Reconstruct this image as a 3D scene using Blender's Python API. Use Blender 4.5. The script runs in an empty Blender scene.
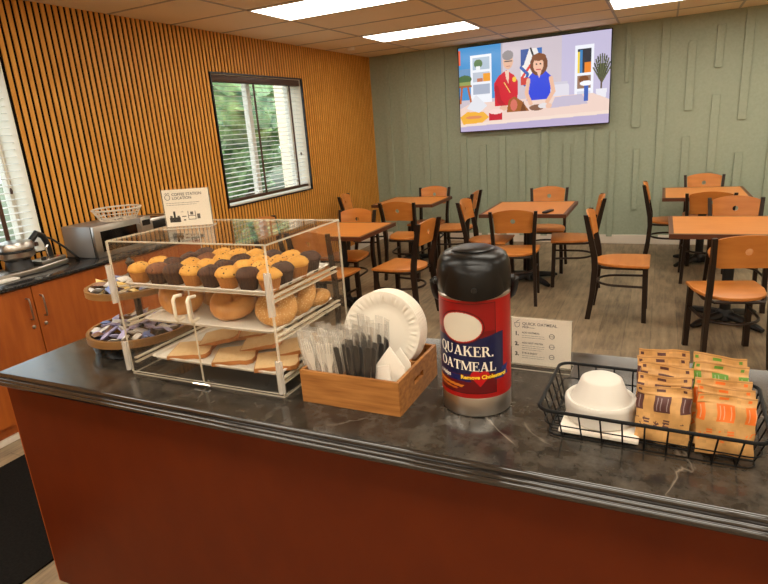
import bpy, bmesh, math, random
import numpy as np
from mathutils import Matrix, Vector
PI = math.pi
C = bpy.context.scene.collection
sc = bpy.context.scene
rnd = random.Random(7)

# ------------------------------------------------------------------ helpers
def lin(c):
    return tuple((v / 12.92 if v <= .04045 else ((v + .055) / 1.055) ** 2.4) for v in (x / 255 for x in c))

def T(x=0, y=0, z=0): return Matrix.Translation((x, y, z))
def RX(a): return Matrix.Rotation(math.radians(a), 4, 'X')
def RY(a): return Matrix.Rotation(math.radians(a), 4, 'Y')
def RZ(a): return Matrix.Rotation(math.radians(a), 4, 'Z')

class MB:
    def __init__(s): s.v = []; s.f = []; s.mi = []
    def add(s, vs, fs, M=None, mi=0):
        o = len(s.v)
        if M is None: s.v += [tuple(v) for v in vs]
        else: s.v += [tuple(M @ Vector(v)) for v in vs]
        s.f += [tuple(i + o for i in f) for f in fs]
        s.mi += [mi] * len(fs)
        return s
    def addbm(s, bm, M=None, mi=0):
        bm.verts.index_update()
        s.add([v.co.copy() for v in bm.verts], [[v.index for v in f.verts] for f in bm.faces], M, mi)
        bm.free(); return s
    def box(s, x0, x1, y0, y1, z0, z1, M=None, mi=0, bev=0, seg=2):
        if bev:
            bm = bmesh.new(); bmesh.ops.create_cube(bm, size=1)
            for v in bm.verts:
                v.co = ((x0 + x1) / 2 + v.co.x * (x1 - x0), (y0 + y1) / 2 + v.co.y * (y1 - y0), (z0 + z1) / 2 + v.co.z * (z1 - z0))
            bmesh.ops.bevel(bm, geom=bm.edges[:], offset=bev, segments=seg, profile=.5, affect='EDGES')
            return s.addbm(bm, M, mi)
        vs = [(x, y, z) for x in (x0, x1) for y in (y0, y1) for z in (z0, z1)]
        return s.add(vs, [(0, 1, 3, 2), (4, 6, 7, 5), (0, 4, 5, 1), (2, 3, 7, 6), (0, 2, 6, 4), (1, 5, 7, 3)], M, mi)
    def panel(s, x0, x1, y0, y1, z0, z1, M=None, mf=0, me=1):
        """thin sheet: the two largest faces get material mf, the rim gets me"""
        s.box(x0, x1, y0, y1, z0, z1, M, me)
        d = [x1 - x0, y1 - y0, z1 - z0]; k = d.index(min(d))
        pair = {0: (0, 1), 1: (2, 3), 2: (4, 5)}[k]
        for i in pair: s.mi[len(s.mi) - 6 + i] = mf
        return s
    def lathe(s, prof, n=32, M=None, mi=0, a0=0, a1=2 * PI):
        full = abs(a1 - a0 - 2 * PI) < 1e-6
        vs = []; fs = []; rows = []
        m = n if full else n + 1
        for r, z in prof:
            if r < 1e-7: rows.append([len(vs)] * m); vs.append((0, 0, z))
            else:
                rows.append(list(range(len(vs), len(vs) + m)))
                for i in range(m):
                    a = a0 + (a1 - a0) * i / n
                    vs.append((r * math.cos(a), r * math.sin(a), z))
        for j in range(len(rows) - 1):
            A, B = rows[j], rows[j + 1]
            for i in range(n):
                k = (i + 1) % m
                q = [A[i], A[k], B[k], B[i]]
                q2 = [q[x] for x in range(4) if q[x] != q[x - 1]]
                if len(q2) >= 3: fs.append(q2)
        return s.add(vs, fs, M, mi)
    def tube(s, pts, r, n=8, closed=False, M=None, mi=0, flat=1):
        P = [Vector(p) for p in pts]; L = len(P)
        rr = r if hasattr(r, '__len__') else [r] * L
        vs = []; fs = []; prev = None
        for i in range(L):
            if closed: t = (P[(i + 1) % L] - P[i - 1])
            elif i == 0: t = P[1] - P[0]
            elif i == L - 1: t = P[-1] - P[-2]
            else: t = (P[i + 1] - P[i]).normalized() + (P[i] - P[i - 1]).normalized()
            if t.length < 1e-9: t = Vector((0, 0, 1))
            t.normalize()
            if prev is None:
                u = Vector((0, 0, 1)) if abs(t.z) < .9 else Vector((1, 0, 0))
                u = (u - t * u.dot(t)).normalized()
            else: u = (prev - t * prev.dot(t)).normalized()
            prev = u; w = t.cross(u)
            for k in range(n):
                a = 2 * PI * k / n
                vs.append(P[i] + u * (rr[i] * math.cos(a)) + w * (rr[i] * flat * math.sin(a)))
        for i in range(L if closed else L - 1):
            j = (i + 1) % L
            for k in range(n):
                k2 = (k + 1) % n
                fs.append((i * n + k, i * n + k2, j * n + k2, j * n + k))
        if not closed:
            fs.append(tuple(range(n - 1, -1, -1))); fs.append(tuple((L - 1) * n + k for k in range(n)))
        return s.add(vs, fs, M, mi)
    def prism(s, poly, z0, z1, M=None, mi=0, bev=0):
        n = len(poly)
        vs = [(x, y, z0) for x, y in poly] + [(x, y, z1) for x, y in poly]
        fs = [tuple(range(n - 1, -1, -1)), tuple(range(n, 2 * n))] + [(i, (i + 1) % n, n + (i + 1) % n, n + i) for i in range(n)]
        if bev:
            bm = bmesh.new(); V = [bm.verts.new(v) for v in vs]
            for f in fs: bm.faces.new([V[i] for i in f])
            es = [e for e in bm.edges if abs(e.verts[0].co.z - e.verts[1].co.z) < 1e-9]
            bmesh.ops.bevel(bm, geom=es, offset=bev, segments=2, profile=.5, affect='EDGES')
            return s.addbm(bm, M, mi)
        return s.add(vs, fs, M, mi)
    def grid(s, fn, nu, nv, M=None, mi=0, wrapu=False):
        vs = []; fs = []
        for j in range(nv + 1):
            for i in range(nu if wrapu else nu + 1):
                vs.append(fn(i / nu, j / nv))
        w = nu if wrapu else nu + 1
        for j in range(nv):
            for i in range(nu):
                i2 = (i + 1) % w
                fs.append((j * w + i, j * w + i2, (j + 1) * w + i2, (j + 1) * w + i))
        return s.add(vs, fs, M, mi)
    def build(s, name, mats, parent=None, angle=38, flip=True):
        me = bpy.data.meshes.new(name)
        me.from_pydata(s.v, [], s.f)
        mats = mats if isinstance(mats, (list, tuple)) else [mats]
        for m in mats: me.materials.append(m)
        me.polygons.foreach_set('material_index', s.mi)
        if flip:
            bm = bmesh.new(); bm.from_mesh(me)
            bmesh.ops.recalc_face_normals(bm, faces=bm.faces[:]); bm.to_mesh(me); bm.free()
        me.polygons.foreach_set('use_smooth', [angle > 0] * len(me.polygons))
        if angle > 0: me.set_sharp_from_angle(angle=math.radians(angle))
        me.update()
        o = bpy.data.objects.new(name, me); C.objects.link(o)
        if parent is not None: o.parent = parent
        return o

def thing(name, label, cat, loc=(0, 0, 0), rz=0, group=None):
    o = bpy.data.objects.new(name, None); C.objects.link(o)
    o.empty_display_size = .05
    o.location = loc; o.rotation_euler = (0, 0, math.radians(rz))
    o['label'] = label; o['category'] = cat
    if group: o['group'] = group
    return o

def tag(o, label=None, cat=None, group=None, kind=None, loc=None, rot=None):
    if label: o['label'] = label
    if cat: o['category'] = cat
    if group: o['group'] = group
    if kind: o['kind'] = kind
    if loc is not None: o.location = loc
    if rot is not None: o.rotation_euler = [math.radians(a) for a in rot]
    return o

def dup(root, label=None, group=None, loc=None, rot=None):
    r = root.copy(); C.objects.link(r)
    if label: r['label'] = label
    if group: r['group'] = group
    if loc is not None: r.location = loc
    if rot is not None: r.rotation_euler = [math.radians(a) for a in rot]
    def kids(src, dst):
        for ch in list(src.children):
            if ch.parent != src: continue
            c = ch.copy(); C.objects.link(c); c.parent = dst
            c.matrix_parent_inverse = ch.matrix_parent_inverse.copy()
            kids(ch, c)
    kids(root, r)
    return r

# ------------------------------------------------------------------ materials
def mat(name, col, rough=.5, metal=0, spec=.5, **kw):
    m = bpy.data.materials.new(name); m.use_nodes = True
    b = m.node_tree.nodes['Principled BSDF']
    b.inputs['Base Color'].default_value = (*lin(col), 1)
    b.inputs['Roughness'].default_value = rough
    b.inputs['Metallic'].default_value = metal
    b.inputs['Specular IOR Level'].default_value = spec
    for k, v in kw.items(): b.inputs[k.replace('_', ' ')].default_value = v
    return m

def N(m, t, **kw):
    n = m.node_tree.nodes.new(t)
    for k, v in kw.items():
        if k in n.inputs.keys(): n.inputs[k].default_value = v
        else: setattr(n, k, v)
    return n

def noise_mat(name, c1, c2, scale=(1, 1, 1), nscale=5, detail=4, rough=.5, bump=0, lo=.3, hi=.7, spec=.5, metal=0, distort=0):
    """two-colour noise in object space, stretched along the axis with the small scale"""
    m = mat(name, c1, rough, metal, spec); nt = m.node_tree; b = nt.nodes['Principled BSDF']
    tc = N(m, 'ShaderNodeTexCoord'); mp = N(m, 'ShaderNodeMapping'); mp.inputs['Scale'].default_value = scale
    nz = N(m, 'ShaderNodeTexNoise'); nz.inputs['Scale'].default_value = nscale; nz.inputs['Detail'].default_value = detail
    nz.inputs['Distortion'].default_value = distort
    rp = N(m, 'ShaderNodeValToRGB')
    rp.color_ramp.elements[0].position = lo; rp.color_ramp.elements[0].color = (*lin(c1), 1)
    rp.color_ramp.elements[1].position = hi; rp.color_ramp.elements[1].color = (*lin(c2), 1)
    nt.links.new(tc.outputs['Object'], mp.inputs[0]); nt.links.new(mp.outputs[0], nz.inputs['Vector'])
    nt.links.new(nz.outputs['Fac'], rp.inputs[0]); nt.links.new(rp.outputs[0], b.inputs['Base Color'])
    if bump:
        bp = N(m, 'ShaderNodeBump'); bp.inputs['Strength'].default_value = bump; bp.inputs['Distance'].default_value = .002
        nt.links.new(nz.outputs['Fac'], bp.inputs['Height']); nt.links.new(bp.outputs[0], b.inputs['Normal'])
    return m

def clear_mat(name, tint=(1, 1, 1), base=.04, edge=.6, rough=.02, milk=0, milkcol=(240, 235, 225)):
    """thin clear plastic: see-through, glossier at grazing angles, an optional milky share"""
    m = bpy.data.materials.new(name); m.use_nodes = True; nt = m.node_tree; nt.nodes.clear()
    out = N(m, 'ShaderNodeOutputMaterial'); tr = N(m, 'ShaderNodeBsdfTransparent'); tr.inputs[0].default_value = (*tint, 1)
    gl = N(m, 'ShaderNodeBsdfGlossy'); gl.inputs['Roughness'].default_value = rough
    lw = N(m, 'ShaderNodeLayerWeight'); lw.inputs[0].default_value = .5
    pw = N(m, 'ShaderNodeMath', operation='POWER'); pw.inputs[1].default_value = 4
    ml = N(m, 'ShaderNodeMath', operation='MULTIPLY_ADD'); ml.inputs[1].default_value = edge; ml.inputs[2].default_value = base
    mx = N(m, 'ShaderNodeMixShader')
    nt.links.new(lw.outputs['Facing'], pw.inputs[0]); nt.links.new(pw.outputs[0], ml.inputs[0]); nt.links.new(ml.outputs[0], mx.inputs[0])
    if milk:
        df = N(m, 'ShaderNodeBsdfDiffuse'); df.inputs[0].default_value = (*lin(milkcol), 1)
        m2 = N(m, 'ShaderNodeMixShader'); m2.inputs[0].default_value = milk
        nt.links.new(tr.outputs[0], m2.inputs[1]); nt.links.new(df.outputs[0], m2.inputs[2]); nt.links.new(m2.outputs[0], mx.inputs[1])
    else: nt.links.new(tr.outputs[0], mx.inputs[1])
    nt.links.new(gl.outputs[0], mx.inputs[2]); nt.links.new(mx.outputs[0], out.inputs[0])
    return m

def attr_mat(name, rough=.5, emit=0, spec=.4):
    m = mat(name, (128, 128, 128), rough, 0, spec); nt = m.node_tree; b = nt.nodes['Principled BSDF']
    a = N(m, 'ShaderNodeAttribute'); a.attribute_name = 'print'
    if emit:
        b.inputs['Base Color'].default_value = (.01, .01, .01, 1)
        nt.links.new(a.outputs['Color'], b.inputs['Emission Color']); b.inputs['Emission Strength'].default_value = emit
    else: nt.links.new(a.outputs['Color'], b.inputs['Base Color'])
    return m

def emit_mat(name, col, k):
    m = bpy.data.materials.new(name); m.use_nodes = True; nt = m.node_tree; nt.nodes.clear()
    out = N(m, 'ShaderNodeOutputMaterial'); e = N(m, 'ShaderNodeEmission')
    e.inputs[0].default_value = (*col, 1); e.inputs[1].default_value = k
    nt.links.new(e.outputs[0], out.inputs[0]); return m

def speck_mat(name, c1, c2, spot, scale=60, thr=.25, rough=.7):
    """crumb colour with dark specks (chips or seeds)"""
    m = noise_mat(name, c1, c2, nscale=25, rough=rough, bump=.5); nt = m.node_tree; b = nt.nodes['Principled BSDF']
    rp = [n for n in nt.nodes if n.type == 'VALTORGB'][0]
    tc = [n for n in nt.nodes if n.type == 'TEX_COORD'][0]
    oi = N(m, 'ShaderNodeObjectInfo'); ad = N(m, 'ShaderNodeVectorMath', operation='ADD')
    vo = N(m, 'ShaderNodeTexVoronoi'); vo.inputs['Scale'].default_value = scale
    lt = N(m, 'ShaderNodeMath', operation='LESS_THAN'); lt.inputs[1].default_value = thr
    mx = N(m, 'ShaderNodeMix', data_type='RGBA')
    nt.links.new(tc.outputs['Object'], ad.inputs[0]); nt.links.new(oi.outputs['Location'], ad.inputs[1])
    nt.links.new(ad.outputs[0], vo.inputs['Vector']); nt.links.new(vo.outputs['Distance'], lt.inputs[0])
    nt.links.new(lt.outputs[0], mx.inputs[0]); nt.links.new(rp.outputs[0], mx.inputs[6])
    mx.inputs[7].default_value = (*lin(spot), 1); nt.links.new(mx.outputs[2], b.inputs['Base Color'])
    return m

M_slat = noise_mat('oak slat', (216, 144, 54), (236, 170, 80), (3, 3, .35), 14, 5, .5, spec=.3)
M_felt = mat('black felt', (14, 12, 11), .95, 0, .1)
M_green = noise_mat('sage wall paint', (152, 163, 141), (161, 171, 149), nscale=40, rough=.55, bump=.08)
M_plain = mat('warm wall paint', (196, 176, 150), .7)
M_white = mat('white trim paint', (226, 216, 200), .5)
M_cherry = noise_mat('cherry veneer', (150, 72, 24), (174, 92, 34), (4, 4, .5), 6, 5, .38, spec=.4)
M_panel = noise_mat('dark cherry panel', (86, 29, 3), (96, 35, 5), (1.5, 1.5, 1), 5, 6, .5, spec=.25)
M_black = mat('black plastic', (20, 19, 18), .38)
M_iron = mat('black iron', (24, 22, 20), .5, .3)
M_bronze = mat('dark bronze metal', (46, 33, 24), .42, .5)
M_beech = noise_mat('orange beech', (192, 115, 46), (206, 130, 58), (1, 6, 6), 4, 4, .36, spec=.45)
M_top = noise_mat('laminate tabletop', (206, 126, 54), (216, 138, 64), (1, 8, 1), 4, 4, .34, spec=.45)
M_topedge = mat('brown table edge', (92, 50, 26), .4)
M_steel = mat('brushed steel', (190, 184, 176), .3, 1)
M_chrome = mat('chrome', (215, 212, 206), .12, 1)
M_cream = mat('cream plastic', (232, 220, 196), .4)
M_tray = mat('white tray plastic', (232, 226, 214), .35)
M_paper = mat('white paper', (244, 236, 222), .75, 0, .2)
M_plate = mat('white paper plate', (238, 230, 214), .7, 0, .2)
M_foam = mat('white foam', (206, 200, 190), .55, 0, .3)
M_bamboo = noise_mat('bamboo', (140, 88, 40), (184, 126, 66), (1, 7, 14), 7, 5, .42, spec=.35)
M_acr = clear_mat('clear acrylic', (.985, .98, .965), .028, .5, .012, milk=.006)
M_acredge = clear_mat('bright acrylic edge', (.95, .92, .85), .12, .5, .1, milk=.62, milkcol=(250, 240, 218))
M_film = clear_mat('clear film', (.97, .97, .97), .10, .6, .08, milk=.11, milkcol=(252, 246, 234))
M_film2 = clear_mat('glossy clear film', (.97, .97, .97), .07, .6, .05, milk=.02, milkcol=(250, 244, 234))
M_glass = clear_mat('window glass', (.96, .97, .97), .04, .6, .01)
M_fork = mat('white cutlery plastic', (240, 232, 218), .35)
M_dark = mat('black cutlery plastic', (26, 25, 25), .35)
M_blind = mat('white blind slat', (232, 230, 226), .5)
M_brown = mat('brown blind wood', (74, 48, 32), .45)
M_goldcake = speck_mat('golden muffin crumb', (216, 152, 58), (232, 176, 84), (46, 24, 14), 75, .2)
M_chococake = speck_mat('chocolate muffin crumb', (62, 36, 24), (84, 50, 34), (28, 15, 10), 75, .2)
M_milkcake = speck_mat('milk chocolate muffin crumb', (112, 66, 40), (134, 82, 50), (46, 25, 15), 75, .2)
M_goldcup = mat('golden paper case', (176, 112, 48), .7)
M_chococup = mat('brown paper case', (58, 34, 24), .7)
M_bagel = noise_mat('glazed bagel', (186, 118, 54), (222, 164, 98), nscale=14, rough=.3, bump=.2)
M_seedbagel = speck_mat('seeded bagel', (190, 132, 64), (208, 152, 84), (226, 190, 130), 160, .3, .6)
M_bread = noise_mat('bread crumb', (228, 192, 140), (236, 204, 156), nscale=90, rough=.85, bump=.4)
M_crust = mat('bread crust', (184, 118, 58), .7)
M_red = mat('red airpot sleeve', (178, 22, 18), .32)
M_print = attr_mat('printed sleeve', .32)
M_kraft = attr_mat('printed kraft paper', .5)
M_screen = attr_mat('screen picture', .2, 1.05)
M_text = mat('grey print', (92, 88, 84), .7)
M_black_ink = mat('black print', (34, 32, 31), .7)
M_lettw = mat('white lettering', (240, 232, 214), .4)
M_letty = mat('yellow lettering', (244, 206, 50), .4)

# stone: dark soapstone laminate with pale veins
def stone():
    m = mat('dark stone laminate', (50, 46, 43), .22, 0, .6); nt = m.node_tree; b = nt.nodes['Principled BSDF']
    tc = N(m, 'ShaderNodeTexCoord')
    n1 = N(m, 'ShaderNodeTexNoise'); n1.inputs['Scale'].default_value = 16; n1.inputs['Detail'].default_value = 14; n1.inputs['Roughness'].default_value = .7
    r1 = N(m, 'ShaderNodeValToRGB'); r1.color_ramp.elements[0].position = .36; r1.color_ramp.elements[0].color = (*lin((22, 20, 18)), 1)
    r1.color_ramp.elements[1].position = .70; r1.color_ramp.elements[1].color = (*lin((80, 73, 64)), 1)
    n2 = N(m, 'ShaderNodeTexNoise'); n2.inputs['Scale'].default_value = 2.3; n2.inputs['Detail'].default_value = 6; n2.inputs['Distortion'].default_value = .5
    sb = N(m, 'ShaderNodeMath', operation='SUBTRACT'); sb.inputs[1].default_value = .5
    ab = N(m, 'ShaderNodeMath', operation='ABSOLUTE')
    r2 = N(m, 'ShaderNodeValToRGB'); r2.color_ramp.elements[0].position = 0; r2.color_ramp.elements[0].color = (.42, .42, .42, 1)
    r2.color_ramp.elements[1].position = .005; r2.color_ramp.elements[1].color = (0, 0, 0, 1)
    n3 = N(m, 'ShaderNodeTexNoise'); n3.inputs['Scale'].default_value = 4
    r3 = N(m, 'ShaderNodeValToRGB'); r3.color_ramp.elements[0].position = .54; r3.color_ramp.elements[1].position = .62
    mu = N(m, 'ShaderNodeMath', operation='MULTIPLY'); mx = N(m, 'ShaderNodeMix', data_type='RGBA')
    L = nt.links.new
    for n in (n1, n2, n3): L(tc.outputs['Object'], n.inputs['Vector'])
    L(n1.outputs['Fac'], r1.inputs[0]); L(n2.outputs['Fac'], sb.inputs[0]); L(sb.outputs[0], ab.inputs[0]); L(ab.outputs[0], r2.inputs[0])
    L(n3.outputs['Fac'], r3.inputs[0]); L(r2.outputs[0], mu.inputs[0]); L(r3.outputs[0], mu.inputs[1]); L(mu.outputs[0], mx.inputs[0])
    L(r1.outputs[0], mx.inputs[6]); mx.inputs[7].default_value = (*lin((170, 158, 142)), 1); L(mx.outputs[2], b.inputs['Base Color'])
    rr = N(m, 'ShaderNodeMapRange'); rr.inputs['To Min'].default_value = .10; rr.inputs['To Max'].default_value = .26
    L(n1.outputs['Fac'], rr.inputs['Value']); L(rr.outputs[0], b.inputs['Roughness'])
    return m
M_stone = stone()
M_polish = mat('polished stone edge', (40, 36, 33), .05, 0, .9)
M_worktop = noise_mat('black worktop', (26, 25, 26), (40, 39, 40), nscale=60, rough=.16, detail=6)

def planks():
    m = mat('grey oak plank floor', (120, 104, 84), .42, 0, .4); nt = m.node_tree; b = nt.nodes['Principled BSDF']; L = nt.links.new
    tc = N(m, 'ShaderNodeTexCoord'); mp = N(m, 'ShaderNodeMapping'); mp.inputs['Rotation'].default_value = (0, 0, PI / 2)
    br = N(m, 'ShaderNodeTexBrick'); br.inputs['Scale'].default_value = 1; br.inputs['Brick Width'].default_value = 1.2; br.inputs['Row Height'].default_value = .18
    br.inputs['Mortar Size'].default_value = .0018; br.offset = .37
    br.inputs['Color1'].default_value = (.35, .35, .35, 1); br.inputs['Color2'].default_value = (.75, .75, .75, 1); br.inputs['Mortar'].default_value = (.0, .0, .0, 1)
    m2 = N(m, 'ShaderNodeMapping'); m2.inputs['Scale'].default_value = (9, 1.1, 1)
    nz = N(m, 'ShaderNodeTexNoise'); nz.inputs['Scale'].default_value = 3; nz.inputs['Detail'].default_value = 7; nz.inputs['Roughness'].default_value = .65
    n4 = N(m, 'ShaderNodeTexNoise'); n4.inputs['Scale'].default_value = 5; n4.inputs['Detail'].default_value = 3
    a1 = N(m, 'ShaderNodeMath', operation='MULTIPLY_ADD'); a1.inputs[1].default_value = .35; a1.inputs[2].default_value = 0
    a2 = N(m, 'ShaderNodeMath', operation='MULTIPLY_ADD'); a2.inputs[1].default_value = .95
    a3 = N(m, 'ShaderNodeMath', operation='MULTIPLY_ADD'); a3.inputs[1].default_value = .4
    rp = N(m, 'ShaderNodeValToRGB')
    rp.color_ramp.elements[0].position = .18; rp.color_ramp.elements[0].color = (*lin((78, 65, 50)), 1)
    rp.color_ramp.elements[1].position = .85; rp.color_ramp.elements[1].color = (*lin((176, 154, 122)), 1)
    L(tc.outputs['Object'], mp.inputs[0]); L(mp.outputs[0], br.inputs['Vector']); L(tc.outputs['Object'], m2.inputs[0]); L(m2.outputs[0], nz.inputs['Vector']); L(tc.outputs['Object'], n4.inputs['Vector'])
    sub = N(m, 'ShaderNodeMath', operation='SUBTRACT'); sub.inputs[1].default_value = .36
    L(br.outputs['Color'], a1.inputs[0]); L(nz.outputs['Fac'], a2.inputs[0]); L(a1.outputs[0], a2.inputs[2]); L(n4.outputs['Fac'], a3.inputs[0]); L(a2.outputs[0], a3.inputs[2])
    L(a3.outputs[0], sub.inputs[0]); L(sub.outputs[0], rp.inputs[0]); L(rp.outputs[0], b.inputs['Base Color'])
    return m
M_floor = planks()

def tiles():
    m = mat('ceiling tile', (238, 217, 180), .85, 0, .2); nt = m.node_tree; b = nt.nodes['Principled BSDF']; L = nt.links.new
    tc = N(m, 'ShaderNodeTexCoord'); nz = N(m, 'ShaderNodeTexNoise'); nz.inputs['Scale'].default_value = 160; nz.inputs['Detail'].default_value = 3
    bp = N(m, 'ShaderNodeBump'); bp.inputs['Strength'].default_value = .25; bp.inputs['Distance'].default_value = .003
    L(tc.outputs['Object'], nz.inputs['Vector']); L(nz.outputs['Fac'], bp.inputs['Height']); L(bp.outputs[0], b.inputs['Normal'])
    return m
M_tile = tiles()

# ------------------------------------------------------------------ canvas: a raster print baked into a mesh attribute
class Canvas:
    def __init__(s, w, h, col):
        s.w, s.h = w, h; s.a = np.zeros((h, w, 3)); s.a[:] = lin(col)
        s.U, s.V = np.meshgrid((np.arange(w) + .5) / w, (np.arange(h) + .5) / h)   # v runs downward
    def put(s, mask, col): s.a[mask] = lin(col)
    def rect(s, u0, v0, u1, v1, col): s.put((s.U >= u0) & (s.U < u1) & (s.V >= v0) & (s.V < v1), col)
    def ell(s, u, v, ru, rv, col): s.put(((s.U - u) / ru) ** 2 + ((s.V - v) / rv) ** 2 <= 1, col)
    def poly(s, P, col):
        ins = np.zeros((s.h, s.w), bool); n = len(P)
        for i in range(n):
            (x0, y0), (x1, y1) = P[i], P[(i + 1) % n]
            if y0 == y1: continue
            c = ((y0 > s.V) != (y1 > s.V)) & (s.U < (x1 - x0) * (s.V - y0) / (y1 - y0) + x0)
            ins ^= c
        s.put(ins, col)
    def line(s, P, w, col, asp=1):
        for (x0, y0), (x1, y1) in zip(P, P[1:]):
            dx, dy = (x1 - x0), (y1 - y0) / asp; L2 = dx * dx + dy * dy + 1e-12
            t = np.clip(((s.U - x0) * dx + (s.V - y0) / asp * dy) / L2, 0, 1)
            d = np.hypot(s.U - x0 - t * dx, (s.V - y0) / asp - t * dy)
            s.put(d < w / 2, col)
    def apply(s, o, first=0):
        """paint the first w*h faces of the mesh (rows bottom-up, as MB.grid lays them)"""
        me = o.data; at = me.color_attributes.new('print', 'FLOAT_COLOR', 'CORNER')
        n = len(me.loops); col = np.ones((n, 4), np.float32); flat = s.a[::-1].reshape(-1, 3)
        ls = np.zeros(len(me.polygons), np.int32); lt = np.zeros(len(me.polygons), np.int32)
        me.polygons.foreach_get('loop_start', ls); me.polygons.foreach_get('loop_total', lt)
        k = s.w * s.h
        idx = np.repeat(np.arange(len(lt)), lt)
        base = s.a.reshape(-1, 3)[0]
        src = np.where((idx >= first)[:, None] & (idx < first + k)[:, None], flat[np.clip(idx - first, 0, k - 1)], base)
        col[:, :3] = src
        at.data.foreach_set('color', col.ravel())

def text_geo(body, size, bold=0, align='LEFT', space=1.0):
    cu = bpy.data.curves.new('lettering', 'FONT'); cu.body = body; cu.size = size; cu.align_x = align; cu.offset = bold
    cu.resolution_u = 3; cu.space_character = space
    o = bpy.data.objects.new('lettering', cu); C.objects.link(o)
    dg = bpy.context.evaluated_depsgraph_get(); dg.update()
    me = o.evaluated_get(dg).to_mesh()
    vs = [tuple(v.co) for v in me.vertices]; fs = [tuple(p.vertices) for p in me.polygons]
    o.evaluated_get(dg).to_mesh_clear()
    bpy.data.objects.remove(o); bpy.data.curves.remove(cu)
    return vs, fs

# ------------------------------------------------------------------ camera (solved from the vanishing points)
H = 1.62; f_px = 571.714
r = Vector((0.9033675521, 0.4230024544, -0.0706823130)); u = Vector((-0.0558388230, 0.2794194093, 0.9585441146)); fw = Vector((-0.4252165233, 0.8619708332, -0.2760383870))
cam = bpy.data.cameras.new('camera'); co = bpy.data.objects.new('camera', cam); C.objects.link(co)
cam.sensor_fit = 'HORIZONTAL'; cam.sensor_width = 36; cam.lens = f_px / 768 * 36; cam.clip_start = .05
Mx = Matrix((r, u, -fw)).transposed().to_4x4(); Mx.translation = (0, 0, H)
co.matrix_world = Mx; sc.camera = co

# ------------------------------------------------------------------ the room
XL, XR, YB, YF, ZC = -3.765, 3.4, 7.69, -2.4, 2.568
def struct(o): return tag(o, kind='structure')
struct(MB().box(XL - .3, XR + .15, YF - .15, YB + .15, -.12, 0).build('floor', M_floor, angle=0))
cb = MB().box(XL - .3, XR + .15, YF - .15, YB + .15, ZC, ZC + .1)
ceil = struct(cb.build('ceiling', M_tile, angle=0))
M_grid = mat('ceiling grid metal', (176, 160, 136), .5)
gb = MB()
for x in (-2.975, -1.795, -.52, .66, 1.84, 3.02): gb.box(x - .011, x + .011, YF, YB, ZC - .004, ZC + .002)
for x in (-1.16, .07, 1.25): gb.box(x - .009, x + .009, YF, YB, ZC - .003, ZC + .002)
for y in [3.985 + .632 * k for k in range(-10, 6)]: gb.box(XL, XR, y - .011, y + .011, ZC - .0035, ZC + .002)
struct(gb.build('trim_1', M_grid, angle=0)); 

WIN = [(.96, 2.458, .985, 2.20), (4.378, 5.876, .985, 2.206)]
wl = MB()
ys = [YF - .15, WIN[0][0], WIN[0][1], WIN[1][0], WIN[1][1], YB + .15]
def wallbox(y0, y1, z0, z1): wl.box(XL - .25, XL, y0, y1, z0, z1, mi=0)
wallbox(ys[0], ys[1], 0, ZC); wallbox(ys[2], ys[3], 0, ZC); wallbox(ys[4], ys[5], 0, ZC)
for w in WIN: wallbox(w[0], w[1], 0, w[2]); wallbox(w[0], w[1], w[3], ZC)
M_reveal = mat('cream window reveal', (232, 222, 204), .6)
wlo = struct(wl.build('wall_left', M_felt, angle=0))
sl = MB(); pitch = .0470; sw = .0272; sd = .008
y = YF
while y < YB - .01:
    y1 = min(y + sw, YB)
    spans = [(0.0, ZC)]
    for w in WIN:
        if y1 > w[0] - .012 and y < w[1] + .012: spans = [(0.0, w[2] - .01), (w[3] + .01, ZC)]
    for z0, z1 in spans: sl.box(XL, XL + sd, y, y1, z0, z1)
    y += pitch
tag(sl.build('slat', M_slat, wlo, angle=0), kind='structure')
struct(MB().box(XR, XR + .15, YF - .15, YB + .15, 0, ZC).build('wall_right', M_plain, angle=0))
struct(MB().box(XL, XR, YF - .15, YF, 0, ZC).build('wall_front', M_plain, angle=0))
wb = MB().box(XL, XR, YB, YB + .15, 0, ZC)
bd = .024
def batten(x0, x1, z0, z1): wb.box(x0, x1, YB - bd, YB + .01, z0, z1, bev=.002, seg=1)
for b in ((-.345, -.25, 1.41, 2.335), (-.068, .014, .09, ZC), (.204, .285, 1.562, 2.295), (.473, .55, 1.993, 2.43), (.737, .82, 1.426, ZC),
          (.475, .556, .858, 1.711), (-.304, -.245, .435, 1.157), (.205, .284, .6, 1.275), (.745, .823, .5, 1.07), (-.581, -.514, .09, 1.384),
          (-.44, -.40, 1.92, ZC)):
    batten(*b)
for x0, z0, z1 in ((-3.56, .09, ZC), (-3.32, .09, ZC), (-3.01, .4, ZC), (-2.74, .09, ZC), (-2.47, .09, 1.42), (-2.2, .09, 1.3),
                   (-1.94, .09, 1.4), (-1.68, .09, 1.2), (-1.4, .09, 1.43), (-1.12, .09, 1.25), (-.85, .3, 1.42),
                   (1.05, .09, ZC), (1.3, .9, 2.2), (1.6, .09, 1.5), (1.9, .7, ZC), (2.2, .09, 2), (2.5, .09, ZC), (2.8, 1, 2.3), (3.1, .09, ZC)):
    batten(x0, x0 + .085, z0, z1)
struct(wb.build('wall_back', M_green, angle=0))
struct(MB().box(XL + sd, XR, YB - .018, YB, 0, .112, bev=.003).build('baseboard_back', M_white, angle=0))
struct(MB().box(XL, XL + .022, 2.62, YB - .018, 0, .1, bev=.003).build('baseboard_left', M_white, angle=0))

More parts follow.
